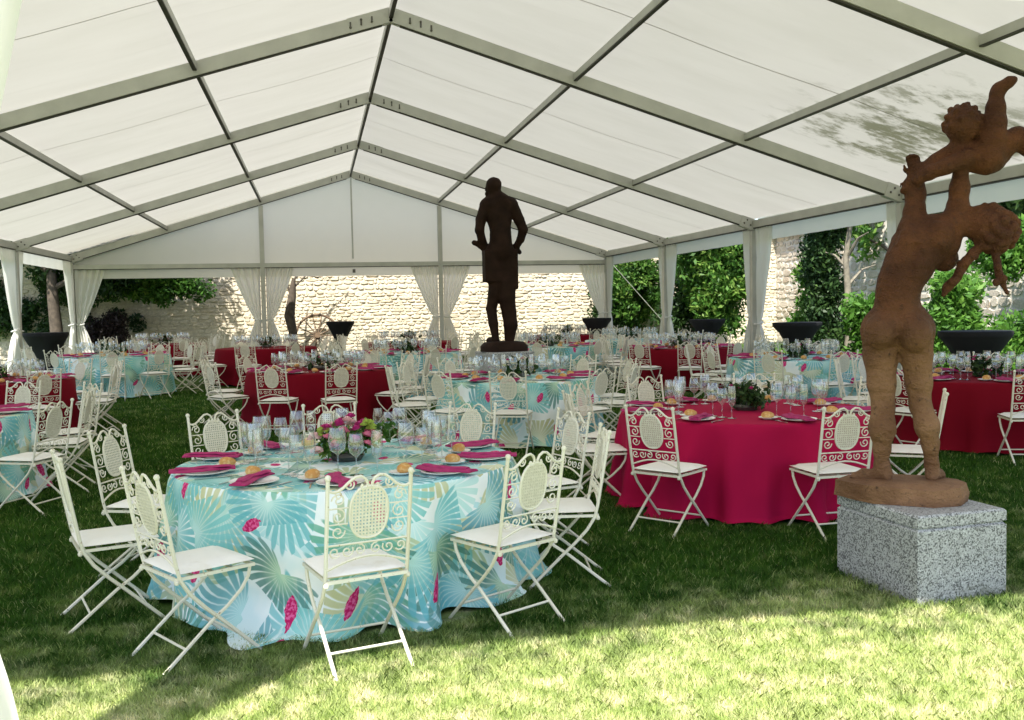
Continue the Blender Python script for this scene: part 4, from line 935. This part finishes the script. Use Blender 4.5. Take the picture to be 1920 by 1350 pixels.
for i in order:
    kind, tx, ty, R, ph, tob = TABLES[i]; d = (np.array([tx, ty, .7])-CAMPOS)@CF; r = random.Random(100+i)
    if i in LAY: lay = [l[:3] for l in LAY[i]]
    else:
        o = r.uniform(0, 36); lay = [(o+36*k+r.uniform(-4, 4), R+r.uniform(.24, .40), r.uniform(-9, 9)) for k in range(10)]
        if i == 4: lay = [(-35, 1.58, 10), (0, 1.32, 0), (32, 1.42, 4), (68, 1.34, 0), (100, 1.36, 0), (136, 1.36, 0), (172, 1.36, 0), (-152, 1.36, 0), (-118, 1.36, 0), (-76, 1.36, 6)]
        if i == 5: lay = [(-14+36*k+r.uniform(-4, 4), R+r.uniform(.24, .40), r.uniform(-9, 9)) for k in range(10)]
        if i == 3: lay = [(-81, 1.5, 0)]+[(-81+36*k+r.uniform(-4, 4), R+r.uniform(.26, .4), r.uniform(-9, 9)) for k in range(1, 10)]
        if i == 15: lay = [(-110, 1.33, 0), (-160, 1.33, 0)]+[(-110+32*k, 1.32, r.uniform(-6, 6)) for k in range(1, 9)]
    lay = sorted(enumerate(lay), key=lambda q: bear(tx, ty, math.radians(q[1][0]))); nseat = len(lay)
    names = SEATS if nseat == 10 else [s for k, s in enumerate(SEATS) if k not in ((5, 6) if nseat == 8 else (5,))][:nseat]
    # rotate so that the seat nearest to the camera direction gets 'near side'
    bs = [bear(tx, ty, math.radians(q[1][0])) for q in lay]; j0 = min(range(nseat), key=lambda j: min(bs[j], 2*math.pi-bs[j]))
    topz = gz(ty)+.7515
    for j in range(nseat):
        k0, (ang, dist, turn) = lay[(j0+j) % nseat]; a = math.radians(ang); seat = names[j]+' '+ph
        cx, cy = tx+dist*math.cos(a), ty+dist*math.sin(a); rz = a+math.pi/2+math.radians(turn)
        if (i, k0) in EXPL: cx, cy, q = EXPL[(i, k0)]; rz = math.radians(q)
        skip = math.hypot(cx-sx, cy-sy) < .5 or (abs(cx-PL[0]) < .5 and abs(cy-PL[1]) < .5) or abs(cx) > 7.35
        if not skip: chair(cx, cy, rz, 'cream scrollwork chair, '+seat, 0 if d < 12.8 else 1, 'cream iron chairs around the tables')
        # place setting
        ca, sa = math.cos(a), math.sin(a); ux, uy = -sa, ca     # u: tangential
        def P(rad, tan, z=0.): return (tx+ca*rad+ux*tan, ty+sa*rad+uy*tan, topz+z)
        rzs = a+math.pi/2
        if d < 20:
            tag(link('plate', PLT, None, P(R-.17, 0), rzs), 'white dinner plate, '+seat, 'plate', 'dinner plates')
            tag(link('napkin', NAP[r.randrange(3)], None, P(R-.155, r.uniform(-.02, .02), .0205), rzs+r.uniform(-.25, .25)), 'folded magenta napkin, '+seat, 'napkin', 'folded napkins').scale = (1, 1, .62)
            tag(link('bread_roll', BRD[r.randrange(3)], None, P(R-.34, -.17+r.uniform(-.02, .02), .010), r.random()*6), 'golden bread roll, '+seat, 'bread', 'bread rolls')
            if d < 13: tag(link('side_plate', SPL, None, P(R-.34, -.17), 0), 'small side plate under roll, '+seat, 'plate', 'bread plates')
            if i < 2:
                tag(link('knife', KN, None, P(R-.17, .165), rzs+r.uniform(-.04, .04)), 'steel table knife, '+seat, 'knife', 'knives')
                tag(link('fork', FK, None, P(R-.17, -.16), rzs+r.uniform(-.04, .04)), 'steel table fork, '+seat, 'fork', 'forks')
        for q, (tn, dr) in enumerate(((-.02, .47), (.085, .44), (.185, .42))):
            pos = P(R-dr+r.uniform(-.015, .015), tn+r.uniform(-.01, .01))
            if nglass < GLIM:
                nglass += 1
                tag(link('wine_glass', GL[q] if d < 9 else GLF[q], None, pos, 0), ('large balloon', 'smaller', 'narrow tall')[q]+' wine glass, '+seat, 'glass', 'stemmed glasses')
            else: gl_far.setdefault(q, []).append(pos)
# remaining glasses on the far tables
V_, F_ = [], []; off = 0
for q, ps in gl_far.items():
    me = GLF[q]; v = np.array([tuple(p.co) for p in me.vertices]); f = [tuple(p.vertices) for p in me.polygons]
    f = np.array([x for x in f if len(x) == 4])
    for p in ps: V_.append(v+np.array(p)); F_.append(f+off); off += len(v)
if V_:
    o = link('far_glasses', np_mesh('far_glasses', np.concatenate(V_), np.concatenate(F_), MAT['glass'], True)); tag(o, 'rows of stemmed glasses massed on the tables farther back', 'glasses', kind='stuff')

# ------------------------------------------------------------------ centrepieces
def rose_mesh(mat, R, seed):
    m = MB(); r = random.Random(seed)
    for l in range(4):
        k = 5; rr = R*(.35+.22*l); 
        for q in range(k):
            a = 2*math.pi*q/k+l*.6; c = Vector((math.cos(a)*rr*.6, math.sin(a)*rr*.6, R*(.55-.16*l))); t_ = Vector((-math.sin(a), math.cos(a), 0)); o_ = Vector((math.cos(a), math.sin(a), 0))
            h = R*.55; wd = rr*.75
            vs = [c-t_*wd*.5-Vector((0, 0, h*.5)), c+t_*wd*.5-Vector((0, 0, h*.5)), c+t_*wd+o_*rr*.25, c+o_*rr*.4+Vector((0, 0, h*.4)), c-t_*wd+o_*rr*.25]
            m.add(vs, [(0, 1, 2, 3, 4)])
    m.ball((0, 0, R*.35), R*.35, 8); return m.mesh('blossom', mat, False)
ROSE = {k: rose_mesh(MAT[k], .032, 3) for k in ('rose_pink', 'rose_pale', 'bloom_magenta', 'bloom_lime', 'bloom_cream')}
for i, (kind, tx, ty, R, ph, tob) in enumerate(TABLES):
    d = (np.array([tx, ty, .7])-CAMPOS)@CF; r = random.Random(500+i); colourful = i == 0
    t = thing('flower_centrepiece', ('low pink rose and foliage centrepiece on ' if colourful else 'dark leafy centrepiece on ')+ph, 'flowers', (tx, ty, gz(ty)+.752), 0, 'table centrepieces')
    m = MB(); m.lathe([(.001, 0), (.09, 0), (.11, .03), (.10, .05), (.085, .045), (.001, .04)], 14, cap=False); m.obj('bowl', MAT['bolt'], t)
    k = 26; c = np.stack([rng.normal(size=k)*.10, rng.normal(size=k)*.10, .06+rng.random(k)*.13], 1)
    leaf_cloud('foliage', c, np.full(k, .07), 900 if d < 9 else 260, .026 if d < 9 else .04, MAT['leaf' if colourful else 'leaf_dark'], t)
    if colourful:
        for q in range(34):
            a = q*2.39996; rr = .235*math.sqrt((q+.5)/34); kx = r.choices(('rose_pink', 'rose_pale', 'bloom_magenta', 'bloom_cream'), (4, 4, 2, 1))[0]; o = link('blossom', ROSE[kx], t, (rr*math.cos(a), rr*math.sin(a), (.25-1.35*rr*rr*2)+r.uniform(-.02, .03)))
            o.rotation_euler = (rr*2.5*-math.sin(a), rr*2.5*math.cos(a), r.random()*6); s = r.uniform(.85, 1.25); o.scale = (s, s, s)
        for (ox, oy, oz) in ((.13, -.06, .22), (-.14, -.05, .19)):
            for q in range(9): o = link('blossom', ROSE['bloom_lime'], t, (ox+r.uniform(-.04, .04), oy+r.uniform(-.04, .04), oz+r.uniform(-.02, .03))); o.scale = (.7, .7, .7)
    elif d < 18:
        for q in range(7):
            a = q*2.4; rr = .06+.02*q; o = link('blossom', ROSE[r.choice(('rose_pale', 'bloom_magenta', 'bloom_cream'))], t, (rr*math.cos(a), rr*math.sin(a), .2+r.uniform(-.03, .03))); o.scale = (.8, .8, .8)

# ------------------------------------------------------------------ black bar tables
def bar_mesh():
    m = MB(); prof = [(.24, .01), (.235, .03), (.17, .2), (.13, .42), (.14, .56), (.2, .74), (.31, .95), (.395, 1.07), (.405, 1.10), (.405, 1.145), (.395, 1.15), (.001, 1.15)]
    n = 28; vs = []
    for rr, z in prof:
        for k in range(n):
            a = 2*math.pi*k/n; q = rr*(1+(.10*math.cos(4*a) if z < 1.0 else 0)); vs.append((q*math.cos(a), q*math.sin(a), z))
    m.add(vs, [(l*n+k, l*n+(k+1) % n, (l+1)*n+(k+1) % n, (l+1)*n+k) for l in range(len(prof)-1) for k in range(n)]); return m.mesh('stretch_cover', MAT['black_cloth'])
BAR = bar_mesh()
for px, d, s, lb in ((640, 26.5, .93, 'black covered bar table beside the cart wheel'), (1120, 25.2, .93, 'black covered bar table in the rear right corner'), (1327, 22.2, 1.0, 'black covered bar table below the mottled green tree'),
                 (1495, 18.8, 1.15, 'black covered bar table below the clipped cypress'), (1828, 13.6, 1.2, 'large black bar table right of the raised-arm statue'), (88, 20.5, 1.1, 'black covered bar table in the dark left opening')):
    x, y = ray(px, d); t = thing('bar_table', lb, 'bar table', (x, y, gz(y)), .4, 'black bar tables along the tent sides'); o = link('stretch_cover', BAR, t); o.scale = (s, s, 1.02)

# ------------------------------------------------------------------ grass blades
def grass():
    N = 560000; u = rng.random(N); d = 3.3*(19/3.3)**u; lat = (rng.random(N)-.5)*1.35*d
    fx = CF[:2]/np.linalg.norm(CF[:2]); rx = np.array([fx[1], -fx[0]]); x = CAMPOS[0]+fx[0]*d+rx[0]*lat; y = CAMPOS[1]+fx[1]*d+rx[1]*lat
    keep = np.ones(N, bool)
    for kind, tx, ty, R, ph, tob in TABLES: keep &= (x-tx)**2+(y-ty)**2 > (R+.11)**2
    ca, sa = math.cos(math.radians(-5)), math.sin(math.radians(-5)); lx = (x-PL[0])*ca-(y-PL[1])*sa; ly = (x-PL[0])*sa+(y-PL[1])*ca
    keep &= ~((abs(lx) < .30) & (abs(ly) < .367))
    x, y, d = x[keep], y[keep], d[keep]; n = len(x); z = .0125*np.clip(y+7, 0, 27)
    tuft = .5+.5*np.sin(x*7.1+2*np.sin(y*5.3))*np.sin(y*6.7+1.7*np.sin(x*4.1)); h = (.013+.019*rng.random(n)+.013*tuft)*np.clip(d/4.5, 1, 1.4); wd = .0017*np.clip(d/4., 1, 4)*(.7+.6*rng.random(n))
    a = rng.random(n)*2*math.pi; la = rng.random(n)*2*math.pi; ln = h*(.2+.9*rng.random(n)); bx, by = np.cos(a)*wd, np.sin(a)*wd; tx, ty = np.cos(la)*ln, np.sin(la)*ln
    V = np.stack([np.stack([x-bx, y-by, z], 1), np.stack([x+bx, y+by, z], 1), np.stack([x+bx*.6+tx*.35, y+by*.6+ty*.35, z+h*.62], 1), np.stack([x+tx, y+ty, z+h], 1), np.stack([x-bx*.6+tx*.35, y-by*.6+ty*.35, z+h*.62], 1)], 1).reshape(-1, 3)
    F = np.arange(5*n).reshape(n, 5); o = link('grass', np_mesh('grass', V, F, MAT['blade'], False, np.repeat(rng.random(n), 5))); tag(o, 'short mown grass covering the lawn, yellowed with sunlight painted in at the front', 'grass', kind='stuff')
grass()
